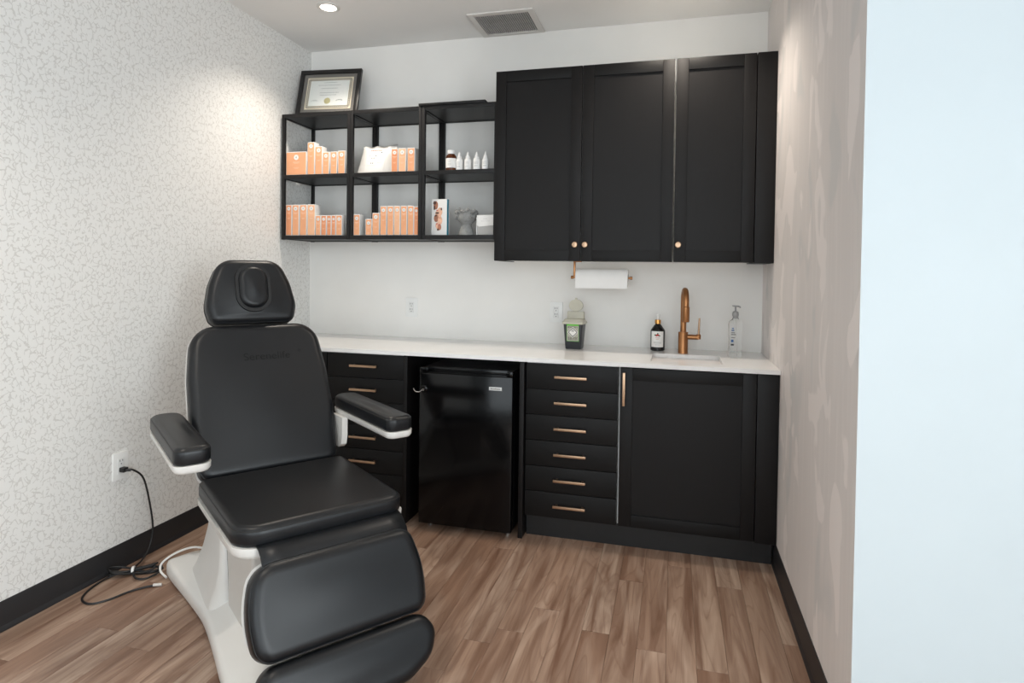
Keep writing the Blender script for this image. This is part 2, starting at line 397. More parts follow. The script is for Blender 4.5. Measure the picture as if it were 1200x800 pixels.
def window(name, loc, rz, width):
    win = struct(bpy.data.objects.new(name, None)); COL.objects.link(win); win.location = loc; win.rotation_euler = (0, 0, rz)
    hw = width / 2; hh = WIN_Z1 - WIN_Z0
    mb = MB(); mb.box(-hw, -hw + .05, -.04, .04, 0, hh); mb.box(hw - .05, hw, -.04, .04, 0, hh); mb.box(-hw + .05, hw - .05, -.04, .04, 0, .05); mb.box(-hw + .05, hw - .05, -.04, .04, hh - .05, hh)
    for i in (1, 2): mb.box(-hw + i * 2 * hw / 3 - .025, -hw + i * 2 * hw / 3 + .025, -.04, .04, .05, hh - .05)
    mb.build('window_frame', 'window_frame', win)
    for i in range(3):
        a = -hw + i * 2 * hw / 3 + .02; bx('pane', 'pane', win, a, a + 2 * hw / 3 - .04, -.003, .003, .04, hh - .04)
window('window_1', ((WIN_X0 + WIN_X1) / 2, REAR_Y - .06, WIN_Z0), 0, WIN_X1 - WIN_X0)
window('window_2', (XR + .06, (WIN_Y0 + WIN_Y1) / 2, WIN_Z0), PI / 2, WIN_Y1 - WIN_Y0)
# floor planks, laid towards the back wall
PW = .1015; xx = 0; col = 0; rest = MB(); GAP = .0004
def plank_mb(mb_, x0, x1, y0, y1):
    c = .0006; z0, z1 = -.0045, 0
    a = [(x0, y0, z0), (x1, y0, z0), (x1, y1, z0), (x0, y1, z0)]; b = [(x0, y0, z1 - c), (x1, y0, z1 - c), (x1, y1, z1 - c), (x0, y1, z1 - c)]
    d = [(x0 + c, y0 + c, z1), (x1 - c, y0 + c, z1), (x1 - c, y1 - c, z1), (x0 + c, y1 - c, z1)]
    return mb_.rings([a, b, d])
plank_cache = {}
while xx < XR - .001:
    x1 = min(xx + PW, XR); ytop = 0 if xx < W else YR
    y = ytop + random.uniform(-.95, -.15) if col % 2 else ytop + random.uniform(-.6, -.1); hi = ytop
    while hi > REAR_Y + .001:
        lo = max(y, REAR_Y)
        if xx < W and hi > -3.0 and hi - lo > .02:
            key = (round(x1 - xx, 3), round(hi - lo, 3))
            if key not in plank_cache: plank_cache[key] = plank_mb(MB(), -(x1 - xx) / 2 + GAP, (x1 - xx) / 2 - GAP, -(hi - lo) / 2 + GAP, (hi - lo) / 2 - GAP).mesh('plank', 0)
            o = link('plank', plank_cache[key], 'plank', floor); o.location = ((xx + x1) / 2, (hi + lo) / 2, 0)
        elif hi - lo > .004: plank_mb(rest, xx + GAP, x1 - GAP, lo + GAP, hi - GAP)
        hi = lo; y = lo - (1.22 if col % 3 else .92)
    xx += PW; col += 1
o = rest.build('plank_field', 'plank', floor, 0); o['kind'] = 'stuff'
# baseboards: vinyl cove base with a small toe
def cove(name, length, mx):
    pr = [(0, 0), (.013, 0), (.013, .006), (.007, .02), (.005, .1), (.003, .1086), (0, .1086)]
    mb = MB(); mb.rings([[(0, d, z) for d, z in pr], [(length, d, z) for d, z in pr]], True, mx); return struct(mb.build(name, 'baseboard', None, 20))
cove('baseboard_left', -REAR_Y - .65, frame((0, -.65, 0), (0, -1, 0), (1, 0, 0), (0, 0, 1)))
cove('baseboard_right', -YR - .56, frame((W, YR, 0), (0, 1, 0), (-1, 0, 0), (0, 0, 1)))
cove('baseboard_return', XR - W, frame((W, YR, 0), (1, 0, 0), (0, -1, 0), (0, 0, 1)))

# ------------------------------------------------------------------ ceiling fittings
def downlight(x, y, label):
    t = thing('recessed_downlight', label, 'light', (x, y, H), 0, 'recessed ceiling downlights')
    MB().lathe([(.062, 0), (.062, -.004), (.05, -.009), (.042, -.006), (.042, 0)], 32).build('trim_ring', 'vent_white', t)
    MB().lathe([(.0415, -.001), (.0415, -.0055), (.03, -.0062), (.001, -.0065)], 32).build('lens', 'lens', t)
    l = bpy.data.lights.new('downlight_lamp', 'SPOT'); l.energy = DOWNLIGHT_W * 4; l.color = DOWNLIGHT_COL; l.spot_size = math.radians(125); l.spot_blend = .9; l.shadow_soft_size = .04
    o = bpy.data.objects.new('downlight_lamp', l); COL.objects.link(o); o.location = (0, 0, -.035); o.parent = t
downlight(.495, -.6, 'round recessed ceiling downlight glowing warm white near the wallpapered wall')
downlight(2.35, -.6, 'round recessed ceiling downlight above the copper tap and sink')
downlight(.9, -2.6, 'round recessed ceiling downlight behind the treatment chair seat')
downlight(3.2, -3.4, 'round recessed ceiling downlight in front of the plain pale wall')
t = thing('ceiling_vent', 'white framed ceiling air vent with fine grey slats by the back wall', 'vent', (1.385, -.175, H))
mb = MB()
for a in ((-.19, -.155, -.165, .165), (.155, .19, -.165, .165), (-.155, .155, -.165, -.13), (-.155, .155, .13, .165)): mb.box(a[0], a[1], a[2], a[3], -.008, 0, .0015)
mb.build('vent_frame', 'vent_white', t)
bx('backing', 'vent_dark', t, -.155, .155, -.13, .13, -.0015, 0)
sm = MB().box(-.003, .003, -.13, .13, -.007, -.0015, 0, Matrix.Rotation(.25, 4, 'Y')).mesh('slat')
for i in range(25):
    o = link('slat', sm, 'vent_slat', t); o.location = (-.146 + i * .01217, 0, 0)

# ------------------------------------------------------------------ base cabinets
YB = -.625; ZB, ZT = .115, .877; CT = .905
def handle_bar(parent, cx, cz, vertical=False, L=.158, y=YB):
    mb = MB(); h = L / 2
    def B(a0, a1, y0, y1, b0, b1, c):
        if vertical: mb.box(cx + b0, cx + b1, y0, y1, cz + a0, cz + a1, c)
        else: mb.box(cx + a0, cx + a1, y0, y1, cz + b0, cz + b1, c)
    B(-h, h, y - .032, y - .022, -.006, .006, .0012)
    for s in (-1, 1): B(s * h * .8 - .005, s * h * .8 + .005, y - .023, y, -.004, .004, .0008)
    o = mb.build('handle', 'brass', parent); o['label'] = 'brushed copper bar handle'; return o
def drawer_unit(x0, x1, label, right_panel=None):
    t = thing('drawer_cabinet', label, 'cabinet', (0, 0, 0)); t.location = ((x0 + x1) / 2, -.3, 0); cx = (x0 + x1) / 2
    mx = Matrix.Translation((-cx, .3, 0))
    def b(name, mat, a0, a1, y0, y1, z0, z1, c=0, par=t): return MB().box(a0, a1, y0, y1, z0, z1, c, mx).build(name, mat, par)
    b('carcass', 'carcass_white', x0 + .002, x1 - .002, -.604, -.02, ZB + .004, ZT + .006)
    b('toe_kick', 'kick_black', x0, x1, -.575, -.56, 0, ZB + .003)
    n = 6; dh = (ZT - ZB) / n
    for i in range(n):
        z0 = ZB + i * dh + .0015; z1 = ZB + (i + 1) * dh - .0015
        d = b('drawer', 'drawer_black', x0 + .002, x1 - .002, YB, -.605, z0, z1, .0015)
        # proud rails along the top and bottom edge give the front its shallow moulding
        hd = handle_bar(d, 0, (z0 + z1) / 2 + .003, False, .158, YB + .3)
    return t
drawer_unit(.06, .519, 'black six-drawer base cabinet in the corner by the wallpapered wall')
drawer_unit(.521, .977, 'black six-drawer base cabinet behind the chair, beside the mini fridge')
drawer_unit(1.6343, 2.0892, 'black six-drawer base cabinet between the mini fridge and the sink cabinet')
def shaker(t, x0, x1, y, z0, z1, mx, fw=.058, name='door', grain='cab_black'):
    d = MB().box(x0 + fw - .004, x1 - fw + .004, y + .008, y + .016, z0 + fw - .004, z1 - fw + .004, 0, mx).build(name, grain, t)
    for a, b in ((x0, x0 + fw), (x1 - fw, x1)): MB().box(a, b, y, y + .019, z0, z1, .0012, mx).build('stile', grain, d)
    for a, b in ((z0, z0 + fw), (z1 - fw, z1)): MB().box(x0 + fw + .0003, x1 - fw - .0003, y, y + .019, a, b, .0012, mx).build('rail', 'drawer_black', d)
    return d
# sink cabinet
t = thing('sink_cabinet', 'black shaker single-door cabinet under the copper tap and sink', 'cabinet', (2.4, -.3, 0)); mx = Matrix.Translation((-2.4, .3, 0))
for a, b in ((2.0915, 2.108), (2.695, 2.7105)): MB().box(a, b, -.604, -.02, ZB + .004, ZT + .006, 0, mx).build('side_panel', 'carcass_white', t)
MB().box(2.108, 2.695, -.604, -.02, ZB + .004, ZB + .02, 0, mx).build('bottom_panel', 'carcass_white', t)
MB().box(2.0892, 2.7103, -.575, -.56, 0, ZB + .003, 0, mx).build('toe_kick', 'kick_black', t)
d = shaker(t, 2.098, 2.7085, YB, ZB, ZT, mx)
handle_bar(d, 2.117 - 2.4, .778, True, .158, YB + .3)
o = MB().box(2.7125, W - .001, YB, -.3, ZB - .005, ZT + .006, .001).build('filler_panel', 'cab_black'); tag(o, 'narrow black filler panel between the sink cabinet and the patched wall', 'panel')
o = MB().box(2.7105, W - .014, -.575, -.56, 0, ZB - .006).build('kick_filler', 'kick_black'); tag(o, 'short black toe kick strip in the corner under the filler panel', 'panel')
o = MB().box(.98, 1.0, -.64, -.01, 0, .884, .001).build('end_panel', 'cab_black'); tag(o, 'tall black end panel beside the lock side of the mini fridge', 'panel')
o = MB().box(1.605, 1.628, -.64, -.01, 0, .884, .001).build('end_panel', 'cab_black'); tag(o, 'tall black end panel between the mini fridge and copper-handled drawers next to the sink', 'panel')
# countertop with sink cut-out
SX0, SX1, SY0, SY1 = 2.235, 2.57, -.55, -.245
t = thing('countertop', 'long white quartz countertop with an undermount sink cut-out', 'countertop', (W / 2, -.325, .885)); mx = Matrix.Translation((-W / 2, .325, -.885))
bm = bmesh.new()
def ring(z): return [bm.verts.new((x, y, z)) for x, y in ((.002, -.65), (W - .001, -.65), (W - .001, -.001), (.002, -.001))]
so = rpoly([(SX0, SY0, .02), (SX1, SY0, .02), (SX1, SY1, .02), (SX0, SY1, .02)], 4)
def face_hole(z):
    o_ = ring(z); i_ = [bm.verts.new((x, y, z)) for x, y in so]
    es = [bm.edges.new((o_[k], o_[(k + 1) % 4])) for k in range(4)] + [bm.edges.new((i_[k], i_[(k + 1) % len(i_)])) for k in range(len(i_))]
    bmesh.ops.triangle_fill(bm, use_beauty=True, edges=es); return o_, i_
ot, it = face_hole(CT); ob, ib = face_hole(.885)
for A, B in ((ot, ob), (it, ib)):
    for k in range(len(A)): bm.faces.new((A[k], A[(k + 1) % len(A)], B[(k + 1) % len(A)], B[k]))
bmesh.ops.recalc_face_normals(bm, faces=bm.faces[:])
for v in bm.verts: v.co = mx @ v.co
me = bpy.data.meshes.new('slab'); bm.to_mesh(me); bm.free(); link('slab', me, 'quartz', t)
t = thing('sink', 'small white rectangular undermount sink basin in the countertop', 'sink', ((SX0 + SX1) / 2, (SY0 + SY1) / 2, .885)); cx, cy = t.location[0], t.location[1]
loc_ = [(x - cx, y - cy) for x, y in so]
outl = resample(inset(loc_, -.004), .05)
rg = [[(x, y, 0) for x, y in inset(outl, -.02)], [(x, y, 0) for x, y in outl], [(x, y, -.14) for x, y in inset(outl, .012)], [(x, y, -.16) for x, y in inset(outl, .03)], [(x * .1, y * .1, -.165) for x, y in outl]]
rgo = [[(x, y, z - .006) for x, y in inset(outl, -.006 if i else -.02)] if i < 3 else [(x, y, z - .008) for x, y, z in r] for i, (r, z) in enumerate(zip(rg, (0, 0, -.15, 0, 0)))]
mb = MB(); mb.rings(rg, True); mb.build('basin', 'sink_white', t, 50)
MB().lathe([(.03, -.1645), (.03, -.161), (.02, -.162), (.001, -.163)], 20).build('drain', 'chrome', t)

# ------------------------------------------------------------------ mini fridge
t = thing('mini_fridge', 'glossy black mini fridge under the counter with a keyed lock', 'fridge', (1.335, -.34, 0))
x0, x1 = -.246, .246
bx('cabinet_body', 'fridge_side', t, x0 + .004, x1 - .004, -.29, .31, .03, .834, .006)
d = bx('door', 'fridge', t, x0, x1, -.346, -.294, .035, .808, .008)
mb = MB(); mb.box(x0, x0 + .045, -.346, -.294, .809, .836, .004); mb.box(x1 - .03, x1, -.346, -.294, .809, .836, .004); mb.box(x0 + .046, x1 - .031, -.318, -.294, .809, .836, .003); mb.box(x0 + .046, x1 - .031, -.3455, -.318, .809, .814, .001)
mb.build('handle_recess', 'fridge', d)
bx('badge', 'badge', d, .126, .192, -.3475, -.346, .740, .757, .0004)
mb = MB()
for k, (a, b) in enumerate(((.135, .139), (.141, .146), (.148, .151), (.153, .157), (.159, .164), (.166, .169), (.171, .176), (.178, .183))): mb.box(a, b, -.3479, -.3475, .7455, .7505 + (.002 if k in (0, 4) else 0))
mb.build('badge_print', 'ink_grey', d)
lk = MB().lathe([(.02, 0), (.02, .006), (.013, .009), (.013, .014), (.001, .014)], 24, frame((-.22, -.346, .725), (1, 0, 0), (0, 0, 1), (0, -1, 0))).build('lock', 'fridge', t)
MB().lathe([(.0075, .0142), (.0075, .017), (.001, .0172)], 16, frame((-.22, -.346, .725), (1, 0, 0), (0, 0, 1), (0, -1, 0))).build('lock_barrel', 'chrome', lk)
mb = MB().tube(spline([(-.222, -.364, .724), (-.23, -.38, .716), (-.245, -.384, .716), (-.258, -.38, .722), (-.265, -.375, .730)], 5), .0028, 6); o = mb.build('key', 'chrome', lk)
for sx in (-.21, .21):
    MB().lathe([(.014, 0), (.014, .01), (.008, .012), (.008, .034)], 14, Matrix.Translation((sx, -.27, 0))).build('foot', 'chrome', t)
    MB().lathe([(.014, 0), (.014, .01), (.008, .012), (.008, .034)], 14, Matrix.Translation((sx, .27, 0))).build('foot', 'chrome', t)

# ------------------------------------------------------------------ wall cabinets
ZU0, ZU1, YU = 1.387, 2.411, -.38
def knob(parent, x, z, mx):
    f = mx @ frame((x, YU, z), (1, 0, 0), (0, 0, 1), (0, -1, 0))
    MB().lathe([(.0075, 0), (.006, .012), (.0145, .018), (.016, .024), (.013, .029), (.001, .0305)], 22, f).build('knob', 'brass', parent)['label'] = 'brushed copper round knob'
def wall_cab(label, doors, knobs, left_black=False):
    x0, x1 = doors[0][0], doors[-1][1]; cx = (x0 + x1) / 2
    t = thing('wall_cabinet', label, 'cabinet', (cx, -.19, ZU0)); mx = Matrix.Translation((-cx, .19, -ZU0))
    xi = x0 + (.018 if left_black else .001)
    MB().box(xi, x1 - .001, -.36, -.001, ZU0 + .004, ZU1 - .002, 0, mx).build('carcass', 'carcass_white', t)
    if left_black: MB().box(x0, x0 + .017, -.361, -.001, ZU0, ZU1, .001, mx).build('cover_panel', 'cab_black', t)
    for (a, b), k in zip(doors, knobs):
        d = shaker(t, a + .0015, b - .0015, YU, ZU0 + .001, ZU1 - .001, mx); knob(d, k, 1.474, mx)
wall_cab('black shaker double-door wall cabinet over the paper towel roll', [(1.3854, 1.8585), (1.8585, 2.327)], (1.832, 1.885), True)
wall_cab('black shaker single-door wall cabinet above the copper tap', [(2.3315, 2.7125)], (2.354,))
o = MB().box(2.7150, W - .001, YU, -.05, ZU0 - .001, ZU1, .001).build('filler_panel', 'cab_black'); tag(o, 'narrow black filler panel between the wall cabinet and the patched wall', 'panel')

# ------------------------------------------------------------------ open shelving: three black frames
ZS = (1.5075, 1.8735, 2.241); RH = .0235; PT = .0185; YS0, YS1 = -.331, -.003
def shelf_frame(x0, x1, label):
    cx = (x0 + x1) / 2; t = thing('wall_shelf_frame', label, 'shelf', (cx, -.167, ZS[0]), 0, 'black metal shelf frames joined in a row'); mx = Matrix.Translation((-cx, .167, -ZS[0]))
    for a in (x0, x1 - PT):
        for b in (YS0, YS1 - PT): MB().box(a, a + PT, b, b + PT, ZS[0] - .002, ZS[2] + RH, .0012, mx).build('post', 'shelf_black', t)
    for z in ZS:
        MB().box(x0 + PT, x1 - PT, YS0, YS0 + PT, z, z + RH, .001, mx).build('rail', 'shelf_black', t)
        MB().box(x0 + PT, x1 - PT, YS1 - PT, YS1, z, z + RH, .001, mx).build('rail', 'shelf_black', t)
        for a in (x0, x1 - PT): MB().box(a + .001, a + PT - .001, YS0 + PT, YS1 - PT, z, z + RH - .001, .001, mx).build('side_rail', 'shelf_black', t)
        MB().box(x0 + PT + .0005, x1 - PT - .0005, YS0 + PT + .0005, YS1 - PT - .0005, z + .004, z + RH - .0005, 0, mx).build('shelf_board', 'shelf_black', t)
shelf_frame(.018, .478, 'black metal open shelf frame beside the wallpapered wall, certificate on top')
shelf_frame(.4795, .9335, 'black metal open shelf frame holding the white pouch')
shelf_frame(.935, 1.3835, 'black metal open shelf frame holding the bottles and grey planter')
o = MB().box(.915, 1.312, -.338, -.06, ZS[2] + RH, ZS[2] + RH + .013, .001).build('loose_board', 'shelf_black'); tag(o, 'loose thin black board lying on top of the shelf frame next to the wall cabinet', 'board')

# ---- product boxes
ZM, ZL = ZS[1] + RH, ZS[0] + RH
logo_m = {}
def product_box(x0, x1, h, z, label, group, mat='orange', dep=.045, y=-.318, rz=0):
    cx = (x0 + x1) / 2; w_ = x1 - x0
    t = thing('product_box', label, 'box', (cx, y + dep / 2, z), rz, group)
    k = (round(w_, 3), round(h, 3), dep)
    bx('carton', 'card_white', t, -w_ / 2, w_ / 2, -dep / 2, dep / 2, 0, h, .0008)
    p = bx('front_print', mat, t, -w_ / 2 + .0022, w_ / 2 - .0026, -dep / 2 - .0006, -dep / 2 + .0002, .003, h - .004)
    r = min(.0125, w_ * .27) if w_ < .1 else .016; lz = h - .024 if w_ < .1 else h - .034
    f = frame((0, -dep / 2 - .0006, lz), (1, 0, 0), (0, 0, 1), (0, -1, 0))
    lg = MB().lathe([(r, 0), (r, .0005), (.0001, .0006)], 20, f).build('logo_disc', 'card_white', p)
    MB().lathe([(r * .38, .0006), (r * .38, .0009), (.0001, .0009)], 6, f).build('logo_mark', 'ink_pale', p)
    b_ = min(w_ * .6, .045)
    for zz, ww, hh_ in ((lz - r - .014, 1, .0022), (lz - r - .02, .7, .0014), (lz - r - .046, .8, .0012), (lz - r - .051, .55, .0012)):
        if zz > .01: bx('print_line', 'orange_ink', p, -b_ / 2 * ww, b_ / 2 * ww, -dep / 2 - .0009, -dep / 2 - .0005, zz, zz + hh_)
    return t
G = 'orange and white product boxes on the black shelves'
product_box(.040, .179, .141, ZM, 'wide square orange product box beside the wallpapered wall', G, 'orange', .075)
product_box(.187, .234, .195, ZM, 'tallest narrow orange product box, next to the wide square one', G, 'orange', .05)
product_box(.239, .286, .168, ZM, 'middling tall orange product box, second from the wide square one', G, 'orange', .05)
ORD = ('first', 'second', 'third', 'fourth', 'fifth', 'sixth')
product_box(.291, .333, .133, ZM, 'short narrow orange product box touching the middling tall one', G, 'orange')
product_box(.343, .386, .133, ZM, 'short narrow orange product box between two other short ones, near the wide box', G, 'orange')
product_box(.394, .439, .136, ZM, 'short narrow orange product box against the shelf post, on the wide box\'s shelf', G, 'orange')
for q_, (a, b), m_ in zip(ORD, ((.040, .08), (.085, .13), (.137, .183), (.19, .241)), ('orange2', 'orange', 'orange', 'orange3')):
    product_box(a, b, .187, ZL, f'tall orange product box, {q_} from the wallpaper in the row of four', G, m_, .06)
for q_, (a, b), m_ in zip(ORD, ((.246, .279), (.283, .317), (.322, .35), (.353, .38), (.384, .423)), ('orange', 'orange2', 'orange2', 'orange2', 'orange')):
    product_box(a, b, .121, ZL, f'small slim orange product box, {q_} after the four tall ones by the wallpaper', G, m_, .035)
for q_, (a, b), m_ in zip(ORD, ((.740, .78), (.785, .831), (.841, .886)), ('orange2', 'orange3', 'orange')):
    product_box(a, b, .136, ZM, f'orange product box, {q_} of three counting from the white pouch', G, m_, .075)
product_box(.500, .540, .124, ZL, 'lone small orange product box against the shelf post, under the white pouch', G, 'orange')
product_box(.578, .617, .096, ZL, 'shortest orange product box, in front of the rear shelf post', G, 'orange')
product_box(.622, .666, .131, ZL, 'medium orange product box between the shortest one and six tall ones', G, 'orange')
for q_, (a, b), m_ in zip(ORD, ((.673, .712), (.718, .757), (.761, .798), (.803, .841), (.846, .883), (.8855, .914)), ('orange', 'orange', 'orange3', 'orange', 'orange', 'orange2')):
    product_box(a, b, .17 if m_ != 'orange2' else .164, ZL, f'tall orange product box, {q_} of six after the medium box, under the pouch shelf', G, m_, .06)
# ---- white pouch
t = thing('product_pouch', 'white plastic product pouch leaning on the shelf beside orange boxes', 'pouch', (.615, -.27, ZM), .06)
mb = MB(); NU, NV = 14, 12; hw_, hp = .112, .172
def pouch_pt(i, j, side):
    u = -1 + 2 * i / NU; v = j / NV
    wid = hw_ * (1.06 - .12 * v); b = (1 - abs(u) ** 3) * (1 - v ** 2.2) ** .8
    th = .042 * b + .002; x = u * wid + .012 * v; z = v * (hp + (.014 * max(0, u - .2) if True else 0)) 
    y = .05 * v + (-th if side else th * .55) + .003 * math.sin(7 * u + 5 * v) * v
    if v > .8: y += .012 * math.sin(9 * u) * (v - .8) * 4
    return (x, y, z)
vs = [pouch_pt(i, j, s) for s in (1, 0) for j in range(NV + 1) for i in range(NU + 1)]; K = (NU + 1) * (NV + 1); fs = []
for s in (0, 1):
    for j in range(NV):
        for i in range(NU):
            a = s * K + j * (NU + 1) + i; q = (a, a + 1, a + NU + 2, a + NU + 1); fs.append(q if s == 0 else q[::-1])
for j in range(NV):
    for i in (0, NU): a = j * (NU + 1) + i; fs.append((a, a + NU + 1, a + NU + 1 + K, a + K))
for i in range(NU):
    for j in (0, NV): a = j * (NU + 1) + i; fs.append((a, a + K, a + 1 + K, a + 1))
mb.add(vs, fs); pb = mb.build('bag', 'pouch', t, 60)
bmp = bmesh.new(); bmp.from_mesh(pb.data); bvp = BVHTree.FromBMesh(bmp); bmp.free()
def on_pouch(name, mat, rects, off=.0012):
    mb = MB()
    for x0, x1, z0, z1 in rects:
        nx = max(1, int((x1 - x0) / .012)); nz = max(1, int((z1 - z0) / .015)); g = []
        for j in range(nz + 1):
            for i in range(nx + 1):
                x = x0 + (x1 - x0) * i / nx; z = z0 + (z1 - z0) * j / nz; h = bvp.ray_cast(Vector((x, -.5, z)), Vector((0, 1, 0)))
                g.append((x, (h[0].y if h[0] else 0) - off, z))
        mb.add(g, [(j * (nx + 1) + i, j * (nx + 1) + i + 1, (j + 1) * (nx + 1) + i + 1, (j + 1) * (nx + 1) + i) for j in range(nz) for i in range(nx)])
    return mb.build(name, mat, t, 60)
on_pouch('label', 'pouch_label', [(-.055, .062, .01, .155)])
on_pouch('title_print', 'title_pink', [(-.04 + .0105 * i, -.033 + .0105 * i, .139, .147) for i in range(7)], .002)
on_pouch('print_marks', 'ink_dark', [(-.038, -.033, .105, .109), (.0, .006, .104, .111), (-.022, -.018, .088, .096), (-.01, -.006, .088, .096), (-.022, -.018, .056, .064), (-.01, -.006, .056, .064), (.03, .038, .124, .131)], .002)
on_pouch('print_boxes', 'ink_grey', [(-.045, .01, .072, .0728), (-.045, .01, .045, .0458), (.018, .045, .078, .0788), (.018, .045, .062, .0628), (.018, .0188, .062, .0788), (.0442, .045, .062, .0788)], .0018)
# ---- bottles
t = thing('pill_bottle', 'amber glass bottle with white cap and white label on the shelf', 'bottle', (1.097, -.285, ZM))
MB().lathe([(.028, 0), (.031, .003), (.031, .078), (.027, .088), (.02, .092), (.02, .098)], 28).build('body', 'amber', t)
MB().lathe([(.0315, .016), (.0315, .07)], 28, None, False).build('label', 'paper', t)
MB().lathe([(.0225, .096), (.0225, .115), (.021, .117), (.001, .117)], 28).build('cap', 'dropper', t)
mb = MB()
for z, a in ((.055, .7), (.047, .5), (.036, .6), (.03, .6)):
    for k in range(6): q = -PI / 2 - a / 2 + a * k / 6; q2 = q + a / 7; mb.add([(.0319 * math.cos(e), .0319 * math.sin(e), z + dz) for e, dz in ((q, 0), (q2, 0), (q2, .002), (q, .002))], [(0, 1, 2, 3)])
mb.build('label_print', 'ink_pale', t)
for q_, x in zip(ORD, (1.146, 1.197, 1.250, 1.302)):
    t = thing('dropper_bottle', f'small white plastic dropper bottle, {q_} of four counting from the amber bottle', 'bottle', (x, -.285, ZM), 0, 'four white dropper bottles')
    MB().lathe([(.018, 0), (.0198, .002), (.0198, .058), (.016, .066), (.0125, .068)], 24).build('body', 'dropper', t)
    MB().lathe([(.0135, .068), (.0135, .079), (.009, .083), (.0045, .102), (.0025, .105), (.001, .105)], 20).build('cap', 'dropper', t)
    mb = MB()
    for k, z in enumerate((.046, .04, .034, .024, .02)):
        for e0 in (-2.0, -1.75, -1.5, -1.25): mb.add([(.0200 * math.cos(e), .0200 * math.sin(e), z + dz) for e, dz in ((e0, 0), (e0 + .18, 0), (e0 + .18, .002), (e0, .002))], [(0, 1, 2, 3)])
    mb.build('label_print', 'ink_pale', t)
# ---- booklet box with portraits
t = thing('product_carton', 'white carton printed with a cluster of faces and a teal side edge', 'box', (1.033, -.265, ZL), -.06)
bx('carton', 'card_white', t, -.048, .048, -.03, .008, 0, .207, .0008)
bx('side_print', 'teal', t, .0475, .0487, -.0295, -.008, .001, .206)
def ell(mb_, x, z, rx, rz, y=-.0306, n=18):
    mb_.rings([[(x + rx * math.cos(2 * PI * i / n), y, z + rz * math.sin(2 * PI * i / n)) for i in range(n)], [(x + rx * math.cos(2 * PI * i / n), y + .0008, z + rz * math.sin(2 * PI * i / n)) for i in range(n)]])
fp = [(-.022, .172, .014, .024, 'skin_b'), (-.006, .118, .019, .030, 'skin_a'), (.004, .135, .016, .024, 'skin_a'), (-.018, .098, .015, .022, 'skin_b'), (.006, .085, .014, .024, 'skin_a'), (-.006, .056, .016, .020, 'skin_a'), (.002, .047, .012, .018, 'skin_b')]
for i, (a, b, c, d_, m_) in enumerate(fp): mb = MB(); ell(mb, a, b, c, d_, -.0306 - .0002 * i); mb.build('face_print', m_, t)
mb = MB(); ell(mb, -.028, .186, .010, .010, -.0322); ell(mb, -.012, .128, .012, .005, -.0324); ell(mb, -.03, .158, .005, .014, -.0323); ell(mb, -.006, .033, .007, .006, -.0323); ell(mb, .014, .150, .004, .008, -.0323); ell(mb, -.02, .112, .007, .004, -.0324); mb.build('hair_print', 'hair', t)
mb = MB(); ell(mb, -.012, .143, .006, .003, -.0325); ell(mb, -.014, .066, .006, .003, -.0325); ell(mb, .004, .06, .005, .003, -.0325); ell(mb, .004, .1, .004, .002, -.0325); mb.build('lip_print', 'lip', t)
# ---- grey head planter
t = thing('head_planter', 'small grey concrete face planter with a rough wreath of hair', 'planter', (1.185, -.262, ZL), -.1)
prof = [(.044, 0), (.043, .012), (.036, .035), (.030, .055), (.031, .066), (.040, .076), (.052, .09), (.056, .105), (.055, .12), (.053, .134), (.047, .136), (.045, .125), (.001, .12)]
rg = []
for r, z in prof:
    ring_ = []
    for i in range(32):
        a = 2 * PI * i / 32; rr = r
        if .07 < z < .118: 
            fr_ = max(0, math.cos(a + PI / 2)) ** 6; rr += .006 * fr_ * (1 if z < .1 else .3)
            eye = math.exp(-((a - (1.5 * PI - .38)) / .16) ** 2) + math.exp(-((a - (1.5 * PI + .38)) / .16) ** 2); rr -= .005 * eye * math.exp(-((z - .106) / .01) ** 2)
        ring_.append((rr * math.cos(a), rr * math.sin(a), z))
    rg.append(ring_)
MB().rings(rg).build('head', 'concrete', t, 60)
rnd = random.Random(3)
for i in range(64):
    a = 2 * PI * i / 32 + rnd.uniform(-.1, .1); row_ = i // 32; face = math.sin(a) < -.75
    if face and row_ == 0: continue
    z = (.108 if row_ == 0 else .133) + rnd.uniform(-.009, .009) + (.004 if face else 0); r_ = .055 + rnd.uniform(0, .005); s_ = rnd.uniform(.008, .0125)
    f = Matrix.Translation((r_ * math.cos(a), r_ * math.sin(a), z)) @ Matrix.Rotation(a, 4, 'Z') @ Matrix.Rotation(rnd.uniform(-.9, .9), 4, 'X')
    MB().lathe([(.001, -s_), (s_ * .7, -s_ * .6), (s_, 0), (s_ * .6, s_ * .7), (.001, s_ * 1.2)], 7, f).build('leaf_curl', 'concrete', t)
mb = MB(); mb.lathe([(.001, -.004), (.004, 0), (.001, .004)], 8, frame((0, -.0525, .088), (1, 0, 0), (0, 0, 1), (0, -1, 0)) @ Matrix.Scale(1.8, 4, (1, 0, 0))); mb.build('lips', 'concrete', t)
# ---- grey box with white card
t = thing('gift_box', 'small pale grey box with a white folded card over its front', 'box', (1.311, -.25, ZL), .05)
bx('body', 'grey_card', t, -.052, .046, -.04, .04, 0, .098, .002)
mb = MB(); out = [(-.054, .112), (.05, .116), (.05, .064), (.040, .056), (-.044, .048), (-.054, .06)]
mb.rings([[(x, -.0445, z) for x, z in out], [(x, -.0425, z) for x, z in out]]); cd = mb.build('folded_card', 'paper', t)
mb = MB(); mb.box(-.018, .006, -.0451, -.0445, .092, .0935); mb.box(-.03, .02, -.0451, -.0445, .079, .080); mb.build('card_print', 'ink_pale', cd)
bx('side_flap', 'paper', t, -.060, -.054, -.036, .036, .0, .102, .001)
